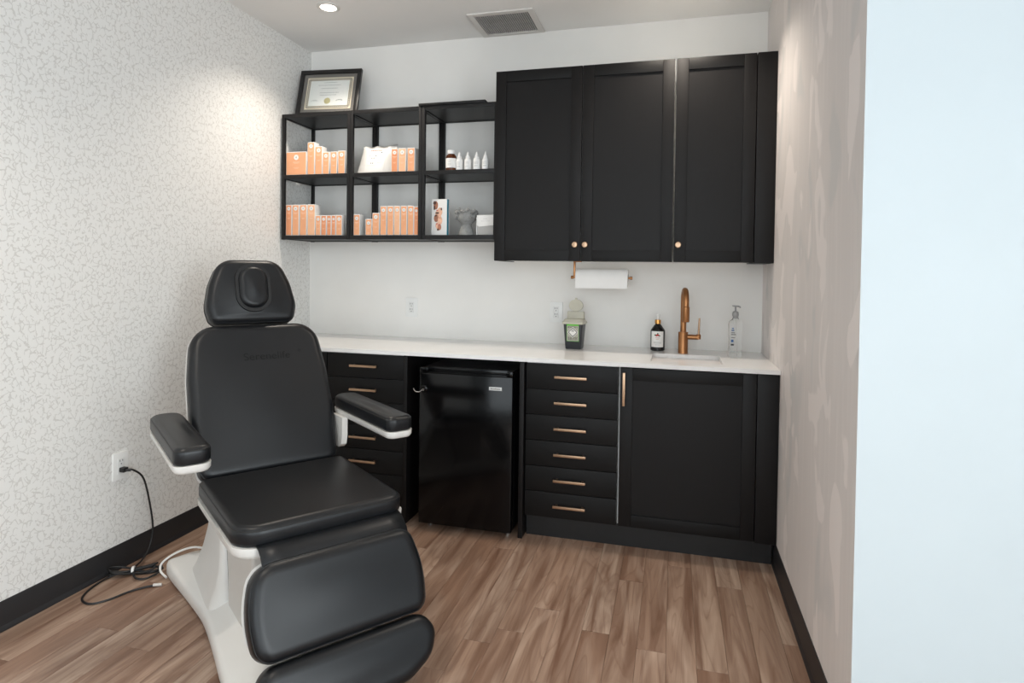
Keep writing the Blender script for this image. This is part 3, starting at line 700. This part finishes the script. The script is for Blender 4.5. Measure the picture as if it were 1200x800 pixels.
# ---- framed certificate
t = thing('framed_certificate', 'black framed certificate with taupe mat propped on the top shelf', 'frame', (.241, -.20, ZS[2] + RH), .10)
lean = .26; f = Matrix.Translation((0, 0, .005)) @ Matrix.Rotation(-lean, 4, 'X')
FW, FH = .404, .318
mb = MB()
for a in ((-FW / 2, FW / 2, 0, .026), (-FW / 2, FW / 2, FH - .026, FH), (-FW / 2, -FW / 2 + .026, .026, FH - .026), (FW / 2 - .026, FW / 2, .026, FH - .026)): mb.box(a[0], a[1], -.022, 0, a[2], a[3], .003, f)
mb.build('frame', 'frame_black', t)
MB().box(-FW / 2 + .02, FW / 2 - .02, -.010, -.004, .02, FH - .02, 0, f).build('mat_board', 'mat_board', t)
pp = MB().box(-.152, .152, -.0115, -.010, .05, .268, 0, f).build('certificate', 'cert_edge', t)
mb = MB(); n_ = 0
for zz in (.064, .254):
    for k in range(22): x = -.131 + k * .01248; mb.lathe([(.0082, .0), (.0082, .0005), (.0045, .0005), (.0045, 0)], 10, f @ frame((x, -.0115, zz), (1, 0, 0), (0, 0, 1), (0, -1, 0)), False)
for xx_ in (-.138, .138):
    for k in range(15): z = .071 + k * .0126; mb.lathe([(.0082, .0), (.0082, .0005), (.0045, .0005), (.0045, 0)], 10, f @ frame((xx_, -.0115, z), (1, 0, 0), (0, 0, 1), (0, -1, 0)), False)
mb.build('guilloche_border', 'ink_grey', pp)
MB().box(-.128, .128, -.0126, -.0116, .073, .245, 0, f).build('inner_sheet', 'paper', pp)
mb = MB()
for zz, a, b in ((.230, -.04, .045), (.212, -.075, .075), (.19, -.055, .055), (.16, -.06, .065), (.144, -.055, .05)):
    x = a
    while x < b: d_ = rnd.uniform(.006, .016); mb.box(x, min(b, x + d_), -.013, -.0126, zz, zz + .003, 0, f); x += d_ + .003
mb.build('text_lines', 'ink_pale', pp)
MB().lathe([(.021, 0), (.018, .0008), (.001, .001)], 24, f @ frame((-.005, -.0126, .105), (1, 0, 0), (0, 0, 1), (0, -1, 0))).build('seal', 'seal', pp)
for sg, xx_ in ((0, -.085), (1, .08)):
    mb = MB(); mb.tube([tuple(f @ Vector((xx_ + .022 * math.cos(2.2 * a) * (1 - a / 9) + a * .004 - .015, -.013, .108 + .005 * math.sin(3.1 * a)))) for a in [k * .25 for k in range(26)]], .0005, 4); mb.build('signature', 'ink_dark' if sg else 'ink_pale', pp)
MB().box(-FW / 2 + .024, FW / 2 - .024, -.0165, -.015, .024, FH - .024, 0, f).build('glass', 'pane', t)
MB().box(-.025, .025, 0, .004, 0, .25, 0, Matrix.Translation((0, .095, .0)) @ Matrix.Rotation(.12, 4, 'X')).build('easel_leg', 'frame_black', t)

# ------------------------------------------------------------------ paper towel holder and roll
ZR, YRo = 1.302, -.2
t = thing('towel_holder', 'copper paper towel bracket mounted under the wall cabinet', 'holder', (1.955, YRo, ZU0 + .004))
dz = ZR - ZU0 - .004
mb = MB(); mb.box(-.158, -.148, -.012, .012, dz - .004, 0, .001); mb.box(-.158, -.115, -.018, .018, -.004, 0, .001); mb.build('bracket', 'copper', t)
mb = MB(); mb.tube([(-.17, 0, dz), (.155, 0, dz)], .006, 10); mb.build('rod', 'copper', t)
MB().lathe([(.009, 0), (.009, .012), (.001, .012)], 14, frame((.152, 0, dz), (0, 1, 0), (0, 0, 1), (1, 0, 0))).build('end_knob', 'copper', t)
MB().lathe([(.009, 0), (.009, .014), (.001, .014)], 14, frame((-.172, 0, dz), (0, 1, 0), (0, 0, 1), (1, 0, 0))).build('end_knob', 'copper', t)
t = thing('paper_towel_roll', 'white paper towel roll hanging on the copper bracket', 'paper towel', (1.955, YRo, ZR))
mb = MB(); n_ = 40; rg = []
for x, r in ((-.142, .02), (-.142, .047), (-.140, .049), (.140, .049), (.142, .047), (.142, .02)): rg.append([(x, r * math.cos(2 * PI * i / n_), r * math.sin(2 * PI * i / n_)) for i in range(n_)])
mb.rings(rg, False, None, True); mb.build('roll', 'towel', t)
mb = MB(); mb.rings([[(x, r * math.cos(2 * PI * i / 20), r * math.sin(2 * PI * i / 20)) for i in range(20)] for x, r in ((-.1425, .017), (-.1425, .02), (.1425, .02), (.1425, .017))], False, None, True); mb.build('core', 'grey_card', t)
mb = MB(); mb.rings([[(-.1405, -.0495, 0), (.1405, -.0495, 0), (.1405, -.0495, -.058), (-.1405, -.0495, -.058)], [(-.1405, -.0488, 0), (.1405, -.0488, 0), (.1405, -.0488, -.058), (-.1405, -.0488, -.058)]]); mb.build('loose_sheet', 'towel', t)

# ------------------------------------------------------------------ things on the counter
t = thing('faucet', 'brushed copper single-lever kitchen tap with arched spout', 'faucet', (2.39, -.185, CT))
MB().lathe([(.026, 0), (.0255, .002), (.0255, .112), (.0245, .114), (.001, .114)], 28).build('body', 'copper', t)
arc = [(0, 0, .11), (0, 0, .2), (0, 0, .26)] + [(0, -.055 + .055 * math.cos(a), .275 + .062 * math.sin(a)) for a in [PI * k / 10 for k in range(0, 11)]] + [(0, -.11, .25)]
SWING = Matrix.Rotation(.09, 4, 'Z')   # spout swung slightly towards the patched wall
MB().tube([tuple(SWING @ Vector(p)) for p in spline(arc, 4)], .0155, 18).build('spout', 'copper', t)
MB().lathe([(.0155, 0), (.0185, -.003), (.0185, -.075), (.0165, -.08), (.001, -.08)], 24, SWING @ Matrix.Translation((0, -.11, .255))).build('spray_head', 'copper', t)
MB().lathe([(.0135, 0), (.0135, .06), (.012, .062), (.001, .062)], 20, frame((.018, 0, .088), (0, 1, 0), (0, 0, 1), (1, 0, 0))).build('valve_arm', 'copper', t)
hl = MB().lathe([(.013, 0), (.013, .02), (.0095, .026), (.001, .026)], 20, Matrix.Translation((.078, 0, .078))).build('lever_base', 'copper', t)
MB().tube([(.079, 0, .1), (.082, 0, .19)], [.0055, .0048], 12).build('lever', 'brass', t)
# soap
t = thing('soap_bottle', 'black soap bottle with gold collar, white pump and floral label', 'bottle', (2.256, -.115, CT), -.12)
MB().lathe([(.034, 0), (.039, .004), (.039, .108), (.037, .115), (.018, .142), (.014, .146), (.014, .153)], 32).build('body', 'soap_black', t)
MB().lathe([(.0165, .148), (.0165, .169), (.015, .17), (.001, .17)], 24).build('collar', 'gold', t)
mb = MB().lathe([(.006, .17), (.006, .19), (.009, .191), (.009, .199), (.001, .2)], 16); mb.tube([(0, 0, .195), (0, .03, .196), (0, .036, .19)], .004, 8); mb.build('pump', 'dropper', t)
def curved(name, mat, t_, r, a0, a1, z0, z1, chamf=0, par=None):
    n = 12; vs = []
    for z in (z0, z1):
        for k in range(n + 1): a = a0 + (a1 - a0) * k / n; vs.append((r * math.cos(a), r * math.sin(a), z))
    fs = [(k, k + 1, n + 2 + k, n + 1 + k) for k in range(n)]
    return MB().add(vs, fs).build(name, mat, par or t_)
lb = curved('label', 'paper', t, .0394, -PI / 2 - .85, -PI / 2 + 1.0, .022, .108)
def blob(r, a, z, rx, rz, name, mat, par):
    vs = [(r * math.cos(a), r * math.sin(a), z)] + [(r * math.cos(a + rx / r * math.cos(q)), r * math.sin(a + rx / r * math.cos(q)), z + rz * math.sin(q)) for q in [2 * PI * k / 12 for k in range(12)]]
    return MB().add(vs, [(0, 1 + k, 1 + (k + 1) % 12) for k in range(12)]).build(name, mat, par)
C0 = -PI / 2 + .1
for da, z, rx, rz, m_ in ((-.28, .088, .006, .004, 'leaf'), (.25, .084, .007, .003, 'leaf'), (.05, .096, .004, .004, 'leaf'), (0, .088, .008, .006, 'red'), (-.14, .085, .006, .004, 'red'), (.15, .088, .005, .004, 'red')): blob(.0396 + .0001 * random.random(), C0 + da, z, rx, rz, 'flower_print', m_, lb)
for z, a, m_ in ((.072, .3, 'red'), (.064, .2, 'skin_a'), (.048, .55, 'ink_pale'), (.043, .55, 'ink_pale'), (.034, .35, 'ink_pale')): curved('text_print', m_, t, .0396, C0 - a, C0 + a, z, z + .002, 0, lb)
# sanitizer
t = thing('sanitizer_bottle', 'tall clear plastic pump bottle of hand sanitiser beside the tap', 'bottle', (2.645, -.262, CT), .2)
prof = [(.030, 0), (.033, .004), (.0325, .03), (.031, .09), (.033, .15), (.033, .172), (.030, .184), (.016, .195), (.013, .204)]
outl = lambda r: [(1.02 * r * math.copysign(abs(math.cos(a)) ** .7, math.cos(a)), .72 * r * math.copysign(abs(math.sin(a)) ** .7, math.sin(a))) for a in [2 * PI * k / 36 for k in range(36)]]
MB().rings([[(x, y, z) for x, y in outl(r)] for r, z in prof]).build('body', 'clear', t, 50)
MB().lathe([(.0155, .2), (.0155, .205), (.012, .207), (.0155, .212), (.0165, .222), (.014, .234), (.008, .237), (.001, .237)], 20).build('collar', 'grey_plastic', t)
mb = MB().lathe([(.0045, .236), (.0045, .258), (.017, .262), (.017, .266), (.001, .267)], 16); mb.tube([(0, 0, .263), (.012, -.03, .262), (.013, -.034, .257)], .0035, 8); mb.build('pump', 'grey_plastic', t)
MB().tube([(0, 0, .2), (.004, 0, .1), (.008, 0, .01)], .0022, 6).build('dip_tube', 'clear', t)
def flatprint(name, mat, x0, x1, z0, z1, y=-.0245): return MB().box(x0, x1, y - .0004, y, z0, z1).build(name, mat, t)
for n_, m_, x0, x1, z0, z1 in (('logo_print', 'blue', -.024, -.014, .147, .153), ('logo_print', 'blue', -.026, -.012, .137, .143), ('text_print', 'ink_dark', -.027, -.008, .126, .130), ('text_print', 'ink_dark', -.027, -.004, .117, .121), ('text_print', 'ink_grey', -.027, -.007, .102, .105), ('badge_print', 'blue', -.027, -.015, .08, .093), ('text_print', 'ink_dark', -.028, -.013, .063, .072)): flatprint(n_, m_, x0, x1, z0, z1)
# sharps bin
t = thing('sharps_bin', 'charcoal sharps disposal bin with raised beige flip lid and warning label', 'bin', (1.805, -.185, CT), -.05)
def rr(w_, d_, r): return rpoly([(-w_ / 2, -d_ / 2, r), (w_ / 2, -d_ / 2, r), (w_ / 2, d_ / 2, r), (-w_ / 2, d_ / 2, r)], 4)
MB().rings([[(x, y, z) for x, y in rr(w_, d_, .01)] for w_, d_, z in ((.084, .084, 0), (.088, .088, .003), (.108, .104, .138), (.108, .104, .142))]).build('bucket', 'bin_black', t)
MB().rings([[(x, y, z) for x, y in rr(w_, d_, .012)] for w_, d_, z in ((.118, .114, .138), (.124, .12, .142), (.122, .118, .150), (.108, .104, .156), (.104, .1, .162), (.10, .096, .165))]).build('lid', 'bin_lid', t)
fl = MB().rings([[(x, y, z) for x, y in [(q[0], q[1] + .03) for q in rr(w_, .03, .006)]] for w_, z in ((.098, .163), (.096, .2), (.09, .204))]).build('flap', 'bin_lid', t)
mb = MB(); n_ = 28; circ = [(.042 * math.cos(2 * PI * k / n_), .238 + .036 * math.sin(2 * PI * k / n_)) for k in range(n_)]
mb.rings([[(x, .024, z) for x, z in circ], [(x, .022, z) for x, z in inset(circ, .002)], [(x, .036, z) for x, z in inset(circ, .002)], [(x, .034, z) for x, z in circ]][1:3]); mb.box(-.006, .006, .024, .034, .27, .281, .002); mb.build('flap_disc', 'bin_lid', t)
fb = Matrix.Translation((0, -.0435, .002)) @ Matrix.Rotation(.0615, 4, 'X')
lb = MB().box(-.034, .034, -.0014, -.0004, .042, .136, 0, fb).build('label', 'bin_label', t)
mb = MB(); mb.box(-.034, .034, -.0019, -.0014, .128, .136, 0, fb)
for a in ((-.034, -.0325), (.0325, .034)): mb.box(a[0], a[1], -.0019, -.0014, .042, .128, 0, fb)
mb.box(-.0325, .0325, -.0019, -.0014, .042, .0435, 0, fb); mb.build('label_border', 'green', lb)
def diamond(s, y, mat, name): mb = MB(); mb.rings([[(s * dx, y, .092 + s * dz) for dx, dz in ((0, 1), (-1, 0), (0, -1), (1, 0))], [(s * dx, y + .0004, .092 + s * dz) for dx, dz in ((0, 1), (-1, 0), (0, -1), (1, 0))]], True, fb); mb.build(name, mat, lb)
diamond(.030, -.0019, 'paper', 'warning_diamond'); diamond(.0265, -.0022, 'ink_dark', 'warning_diamond'); diamond(.0215, -.0025, 'paper', 'warning_diamond')
mb = MB()
for k in range(3):
    a = PI / 2 + k * 2 * PI / 3; mb.lathe([(.0042, 0), (.0042, .0004), (.0028, .0004), (.0028, 0)], 12, fb @ frame((.0034 * math.cos(a), -.0025, .101 + .0034 * math.sin(a)), (1, 0, 0), (0, 0, 1), (0, -1, 0)), False)
mb.build('biohazard_print', 'ink_dark', lb)
mb = MB()
for z in (.122, .117, .062, .056, .05):
    x = -.028
    while x < .026: d_ = rnd.uniform(.004, .012); mb.box(x, min(.028, x + d_), -.0017, -.0013, z, z + .0024, 0, fb); x += d_ + .003
mb.build('text_lines', 'ink_dark', lb)

# ------------------------------------------------------------------ outlets
def outlet(mx, label, rz, loc):
    t = thing('wall_outlet', label, 'outlet', loc, rz)
    bx('cover_plate', 'plate_white', t, -.039, .039, -.006, 0, -.06, .06, .002)
    bx('receptacle', 'socket', t, -.0175, .0175, -.008, -.006, -.034, .034, .001)
    for z in (.017, -.017):
        for a, h in ((-.0065, .009), (.0065, .007)): bx('slot', 'slot', t, a - .0014, a + .0014, -.0084, -.008, z + .004 - h / 2 + .002, z + .004 + h / 2 + .002)
        MB().lathe([(.0026, 0), (.0026, .0004), (.0001, .0004)], 10, frame((0, -.008, z - .008), (1, 0, 0), (0, 0, 1), (0, -1, 0))).build('slot', 'slot', t)
outlet(None, 'white wall outlet above the counter behind the chair, no bin beside it', 0, (.735, 0, 1.095))
outlet(None, 'white wall outlet above the counter next to the sharps bin', 0, (1.664, 0, 1.092))
outlet(None, 'white wall outlet on the wallpapered wall with a black plug in it', PI / 2, (0, -1.437, .455))

# ------------------------------------------------------------------ treatment chair
th = .913
ch = thing('treatment_chair', 'black upholstered reclining treatment chair on a white plastic base', 'chair', (.796, -1.449, 0), th)
def L(a, b, z): return (a, -b, z)
I3 = frame((0, 0, 0), (1, 0, 0), (0, 1, 0), (0, 0, 1))
def pad(name, cs, w0, w1, r, crown, mx, step=.03, seam=True, parent=ch, mat='leather', seam_ins=.22):
    out = resample(rpoly(cs, 8), step)
    o = cushion(MB(), out, w0, w1, r, crown, mx).build(name, mat, parent, 75)
    if seam:
        q = inset(out, r * .12); mb = MB().tube([tuple(mx @ Vector((x, y, w1 - r * .55))) for x, y in q], .0019, 6, True); mb.build('seam', 'leather_seam', o)
    return o
# base shell
half = [(-.47, .30), (-.44, .317), (-.35, .317), (-.13, .291), (.07, .276), (.29, .286), (.43, .296), (.56, .30), (.60, .285)]
left = [(-a, b) for b, a in half]; right = [(a, b) for b, a in reversed(half)]
out = [(x, -y) for x, y in left + right]
sp = spline([(x, y, 0) for x, y in [(-.30, .475), (-.322, .45), (-.318, .35), (-.292, .13), (-.276, -.07), (-.286, -.29), (-.297, -.43), (-.305, -.58), (-.30, -.68), (-.24, -.72), (0, -.725), (.24, -.72), (.30, -.68), (.305, -.58), (.297, -.43), (.286, -.29), (.276, -.07), (.292, .13), (.318, .35), (.322, .45), (.30, .475), (.24, .47), (.2, .42), (0, .40), (-.2, .42), (-.24, .47)]], 5, True)
out = [(p[0], p[1]) for p in sp]
def sc(o_, sx, sy, ox=0, oy=0): return [((x - ox) * sx + ox, (y - oy) * sy + oy) for x, y in o_]
rg = [[(x, y, .006) for x, y in inset(out, .004)], [(x, y, .012) for x, y in out], [(x, y, .042) for x, y in out], [(x, y, .056) for x, y in inset(out, .006)], [(x, y, .063) for x, y in inset(out, .018)],
      [(x, y, .085) for x, y in sc(out, .80, .90, 0, -.05)], [(x, y, .105) for x, y in sc(out, .66, .76, 0, -.05)], [(x, y, .13) for x, y in sc(out, .57, .6, 0, -.04)], [(x, y, .135) for x, y in sc(out, .3, .3, 0, -.04)]]
MB().rings(rg).build('base_shell', 'chair_white', ch, 60)
mb = MB()
for sx in (-1, 1):
    for y in (.42, -.53): mb.lathe([(.022, 0), (.022, .008), (.015, .009)], 14, Matrix.Translation((sx * .27, y, 0)))
mb.build('levelling_feet', 'rubber', ch)
# rear cover of the riser: tapers up to the seat
def loft(name, mat, secs, n=6, parent=ch, smooth=60):
    rg = []
    for z, x0, x1, b0, b1, r in secs:
        rg.append([(x, y, z) for x, y in resample(rpoly([(x0, -b1, r), (x1, -b1, r), (x1, -b0, r), (x0, -b0, r)], n), 10)])
    return MB().rings(rg).build(name, mat, parent, smooth)
loft('riser_cover', 'chair_white', [(.06, -.262, .262, -.34, .13, .07), (.10, -.25, .25, -.295, .115, .06), (.14, -.238, .238, -.262, .11, .04), (.20, -.226, .226, -.225, .10, .03), (.28, -.218, .218, -.18, .075, .024), (.36, -.215, .215, -.14, .05, .022), (.42, -.215, .215, -.12, .04, .022)])
loft('gap_shade', 'rubber', [(.09, -.199, .199, .0, .2, .01), (.2, -.1985, .1985, .0, .2, .01), (.425, -.1965, .1965, 0, .12, .01)])  # black filler standing in for the shade in the cover-to-column gap
loft('lift_column', 'chair_grey', [(.09, -.205, .205, .128, .44, .015), (.2, -.203, .203, .113, .43, .015), (.28, -.202, .202, .088, .43, .015), (.36, -.201, .201, .063, .43, .015), (.425, -.20, .20, .053, .43, .015)])
mb = MB()
for sx in (-1, 1): mb.box(sx * .185 - .012, sx * .185 + .012, -.56, -.12, .405, .43, .004)
mb.build('seat_rails', 'chair_grey', ch)
# seat
seat_cs = [(-.284, .005, .03), (-.284, -.58, .085), (.284, -.58, .06), (.284, .005, .03)]
tray_out = resample(rpoly([(-.289, .0, .03), (-.289, -.584, .088), (.289, -.584, .063), (.289, 0, .03)], 8), .05)
MB().rings([[(x, y, .428) for x, y in inset(tray_out, .03)], [(x, y, .433) for x, y in inset(tray_out, .012)], [(x, y, .447) for x, y in inset(tray_out, .001)], [(x, y, .469) for x, y in tray_out]]).build('seat_tray', 'chair_white', ch, 60)
pad('seat_cushion', seat_cs, .468, .533, .026, .010, I3)
# backrest
ph = .456
bkf = frame((0, -.006, .519), (1, 0, 0), (0, math.sin(ph), math.cos(ph)), (0, -math.cos(ph), math.sin(ph)))
bcs = [(-.268, .0, .05), (.268, .0, .05), (.288, .22, .5), (.284, .42, .5), (.258, .640, .105), (-.258, .640, .105), (-.284, .42, .5), (-.288, .22, .5)]
back = pad('backrest', bcs, -.085, -.008, .035, .010, bkf)
ob_ = resample(rpoly([(a * 1.008, b + (-.004 if b < .1 else .004), r) for a, b, r in bcs], 8), .04)
MB().rings([[(x, y, -.125) for x, y in inset(ob_, .05)], [(x, y, -.115) for x, y in inset(ob_, .015)], [(x, y, -.1) for x, y in inset(ob_, .002)], [(x, y, -.083) for x, y in ob_]], True, bkf).build('back_shell', 'chair_white', ch, 60)
# embossed lettering on the backrest
me = text_mesh('Serenelife', .047); bw = max(v.co.x for v in me.vertices) - min(v.co.x for v in me.vertices)
bmb = bmesh.new(); bmb.from_mesh(back.data); bvb = BVHTree.FromBMesh(bmb); bmb.free()
def emboss(me_, cx_, cy_, sx):
    for v in me_.vertices:
        u, vv, d_ = cx_ + v.co.x * sx, cy_ + v.co.y, v.co.z
        p = bkf @ Vector((u, vv, .2)); n = -(bkf.to_3x3() @ Vector((0, 0, 1))); h = bvb.ray_cast(p, n)
        q = h[0] if h[0] else bkf @ Vector((u, vv, 0)); v.co = q - n * (.0014 + d_ * .5)
emboss(me, .025, .468, 1.05); link('embossed_lettering', me, 'emboss', back)
me = text_mesh('\u00ae', .02); emboss(me, .165, .493, 1); link('embossed_mark', me, 'emboss', back)
# headrest
hf = frame((-.004, .29, 1.092), (1, 0, 0), (0, math.sin(.3), math.cos(.3)), (0, -math.cos(.3), math.sin(.3)))
hcs = [(-.172, 0, .04), (.172, 0, .04), (.191, .08, .12), (.172, .18, .2), (.128, .292, .1), (-.128, .292, .1), (-.172, .18, .2), (-.191, .08, .12)]
hd = pad('headrest', hcs, -.075, .0, .032, .014, hf)
oc = resample(rpoly([(-.068, .052, .066), (.068, .052, .066), (.068, .258, .066), (-.068, .258, .066)], 10), .03)
MB().rings([[(x, y, -.01) for x, y in inset(oc, -.008)], [(x, y, .0165) for x, y in inset(oc, -.006)], [(x, y, .0165) for x, y in oc]], True, hf).build('cushion_recess', 'leather_seam', hd, 40)
pil = resample(rpoly([(-.062, .06, .06), (.062, .06, .06), (.062, .25, .06), (-.062, .25, .06)], 10), .03)
o = cushion(MB(), pil, -.01, .034, .022, .006, hf).build('headrest_pillow', 'leather', hd, 75)
ho = resample(rpoly([(a * 1.005, b, r) for a, b, r in hcs], 8), .04)
MB().rings([[(x, y, -.095) for x, y in inset(ho, .03)], [(x, y, -.085) for x, y in inset(ho, .008)], [(x, y, -.074) for x, y in ho]], True, hf).build('headrest_shell', 'rubber', hd, 60)
mb = MB()
for sx in (-.06, .06): mb.tube([tuple(bkf @ Vector((sx, .5, -.105))), tuple(bkf @ Vector((sx, .74, -.1)))], .008, 10)
mb.build('headrest_bars', 'chrome', ch)
# armrests
for sx in (-1, 1):
    x0, x1 = (sx * .365 - .056, sx * .365 + .056)
    cs = [(x0, .20, .05), (x0, -.385, .035), (x1, -.385, .035), (x1, .20, .05)]
    am = pad('armrest_pad', cs, .70, .758, .02, .007, I3)
    ao = resample(rpoly([(x0 - .001, .203, .05), (x0 - .001, -.388, .037), (x1 + .001, -.388, .037), (x1 + .001, .203, .05)], 8), .05)
    MB().rings([[(x, y, .672) for x, y in inset(ao, .02)], [(x, y, .675) for x, y in inset(ao, .008)], [(x, y, .684) for x, y in inset(ao, .001)], [(x, y, .701) for x, y in ao]]).build('armrest_tray', 'chair_white', ch, 60)
    brk = MB(); pr = [(.15, .68), (.035, .68), (.035, .60), (.045, .562), (.07, .545), (.11, .545), (.14, .58)]
    xa, xb = (sx * .293, sx * .318)
    brk.rings([[(xa, y, z) for y, z in pr], [(xb, y, z) for y, z in pr]]); brk.build('armrest_bracket', 'chair_white', ch)
# calf rest and foot pad
ps = 1.139
cf = frame((0, -.645, .446), (-1, 0, 0), (0, -math.cos(ps), -math.sin(ps)), (0, -math.sin(ps), math.cos(ps)))
ccs = [(-.255, .0, .055), (.255, .0, .075), (.288, .13, .4), (.270, .268, .06), (-.270, .268, .05), (-.287, .13, .4)]
pad('calf_rest', ccs, -.05, .026, .034, .006, cf)
co = resample(rpoly([(a * 1.012, b + (-.006 if b < .1 else (-.02 if b > .2 else 0)), r) for a, b, r in ccs], 8), .04)
MB().rings([[(x, y, -.078) for x, y in inset(co, .03)], [(x, y, -.07) for x, y in inset(co, .008)], [(x, y, -.049) for x, y in co]], True, cf).build('calf_tray', 'chair_white', ch, 60)
fcs = [(-.25, .272, .06), (.25, .272, .06), (.288, .33, .05), (.262, .40, .09), (.17, .448, .15), (-.17, .448, .15), (-.262, .40, .09), (-.288, .33, .05)]
pad('foot_pad', fcs, -.045, .032, .034, .005, cf, seam=False)
fo = resample(rpoly([(a * .96, b * .97 + .014, r) for a, b, r in fcs], 8), .04)
MB().rings([[(x, y, -.06) for x, y in inset(fo, .03)], [(x, y, -.055) for x, y in inset(fo, .008)], [(x, y, -.044) for x, y in fo]], True, cf).build('foot_tray', 'chair_white', ch, 60)
mb = MB(); pr = [(.565, .480), (.600, .474), (.622, .460), (.640, .442), (.650, .420)]
n_ = 9; vs = []
for i in range(n_):
    a = -.225 + .48 * i / (n_ - 1)
    for k, (b, z) in enumerate(pr): e_ = .0025 if k > 1 else 0; vs.append((a, -(b + e_ * math.sin(i * 2.1 + k)), z + e_ * math.sin(i * 1.3 + k * .8)))
fs = [(i * 5 + k, i * 5 + k + 1, (i + 1) * 5 + k + 1, (i + 1) * 5 + k) for i in range(n_ - 1) for k in range(4)]
fb_ = MB().add(vs, fs).build('joint_flap', 'leather', ch, 80)
sm_ = fb_.modifiers.new('thickness', 'SOLIDIFY'); sm_.thickness = .006
mb = MB()
for sx in (-.12, .12): mb.tube([L(sx, .45, .40), L(sx, .60, .36), tuple(cf @ Vector((sx, .1, -.085))), tuple(cf @ Vector((sx, .36, -.07)))], .014, 10)
mb.build('leg_linkage', 'chair_grey', ch)
# white control cable looped at the rear foot of the base
mb = MB().tube(spline([L(-.20, -.30, .14), L(-.235, -.40, .115), L(-.29, -.45, .085), L(-.335, -.47, .05), L(-.345, -.45, .025), L(-.33, -.40, .012)], 8), .0045, 8); mb.build('control_cable', 'cable_white', ch)

# ------------------------------------------------------------------ power cord
t = thing('power_cord', 'black power cord from the wall outlet, bundled with a tie on the floor', 'cord', (.1, -1.46, 0))
mb = MB(); o_ = Vector((.1, -1.46, 0))
def P(*ps_): return [tuple(Vector(p) - o_) for p in ps_]
r_ = .0042
mb.tube(spline(P((.036, -1.437, .437), (.055, -1.42, .435), (.06, -1.37, .38), (.045, -1.32, .24), (.04, -1.30, .12), (.045, -1.33, .04), (.07, -1.39, .022), (.10, -1.455, .022), (.15, -1.425, .02), (.195, -1.40, .018)), 8), r_, 8)
for k, (dx, dy, w_, z) in enumerate(((0, 0, .10, .008), (.005, -.006, .085, .018), (-.004, .004, .093, .026))):
    c = Vector((.100 + dx, -1.462 + dy, z)); ax = Vector((.83, .55, 0)); sd = Vector((-.55, .83, 0))
    pts = []
    for i in range(20):
        q = 2 * PI * i / 20; lat = .034 * math.sin(q) * (1 if math.cos(q) < 0 else .75) * (.25 + .75 * abs(math.cos(q)))
        pts.append(tuple(c + ax * (w_ * math.cos(q)) + sd * lat + Vector((0, 0, .008 * math.sin(2 * q + k))) - o_))
    mb.tube(spline(pts, 3, True), r_, 8, True)
mb.tube(spline(P((.19, -1.40, .014), (.17, -1.44, .008), (.10, -1.463, .016), (.035, -1.53, .006), (.05, -1.63, .0045), (.09, -1.69, .0045), (.15, -1.705, .0045), (.19, -1.66, .0045), (.215, -1.59, .0045), (.25, -1.54, .0045), (.285, -1.518, .006)), 8), r_, 8)
mb.tube(spline(P((.10, -1.462, .016), (.15, -1.50, .01), (.19, -1.49, .006), (.205, -1.44, .008), (.20, -1.405, .014)), 8), r_, 8)
mb.build('cable', 'rubber', t)
mb = MB(); mb.box(.0085, .034, -.0125 + .0, .0125, -.008, .012, .003, Matrix.Translation(Vector((0, -1.437, .437)) - o_)); mb.tube(P((.034, -1.437, .437), (.05, -1.428, .437)), .006, 8); mb.build('plug', 'rubber', t)
mb = MB(); c = Vector((.1, -1.462, .017)) - o_; ax = Vector((.83, .55, 0)); sd = Vector((-.55, .83, 0))
mb.rings([[tuple(c + ax * x + (sd * math.cos(q) * .017 + Vector((0, 0, 1)) * math.sin(q) * .0165)) for q in [2 * PI * i / 16 for i in range(16)]] for x in (-.005, .005)]); mb.build('cable_tie', 'card_white', t)
mb = MB(); mb.tube(P((.27, -1.525, .008), (.30, -1.512, .008)), .006, 10); mb.build('connector', 'chair_grey', t)
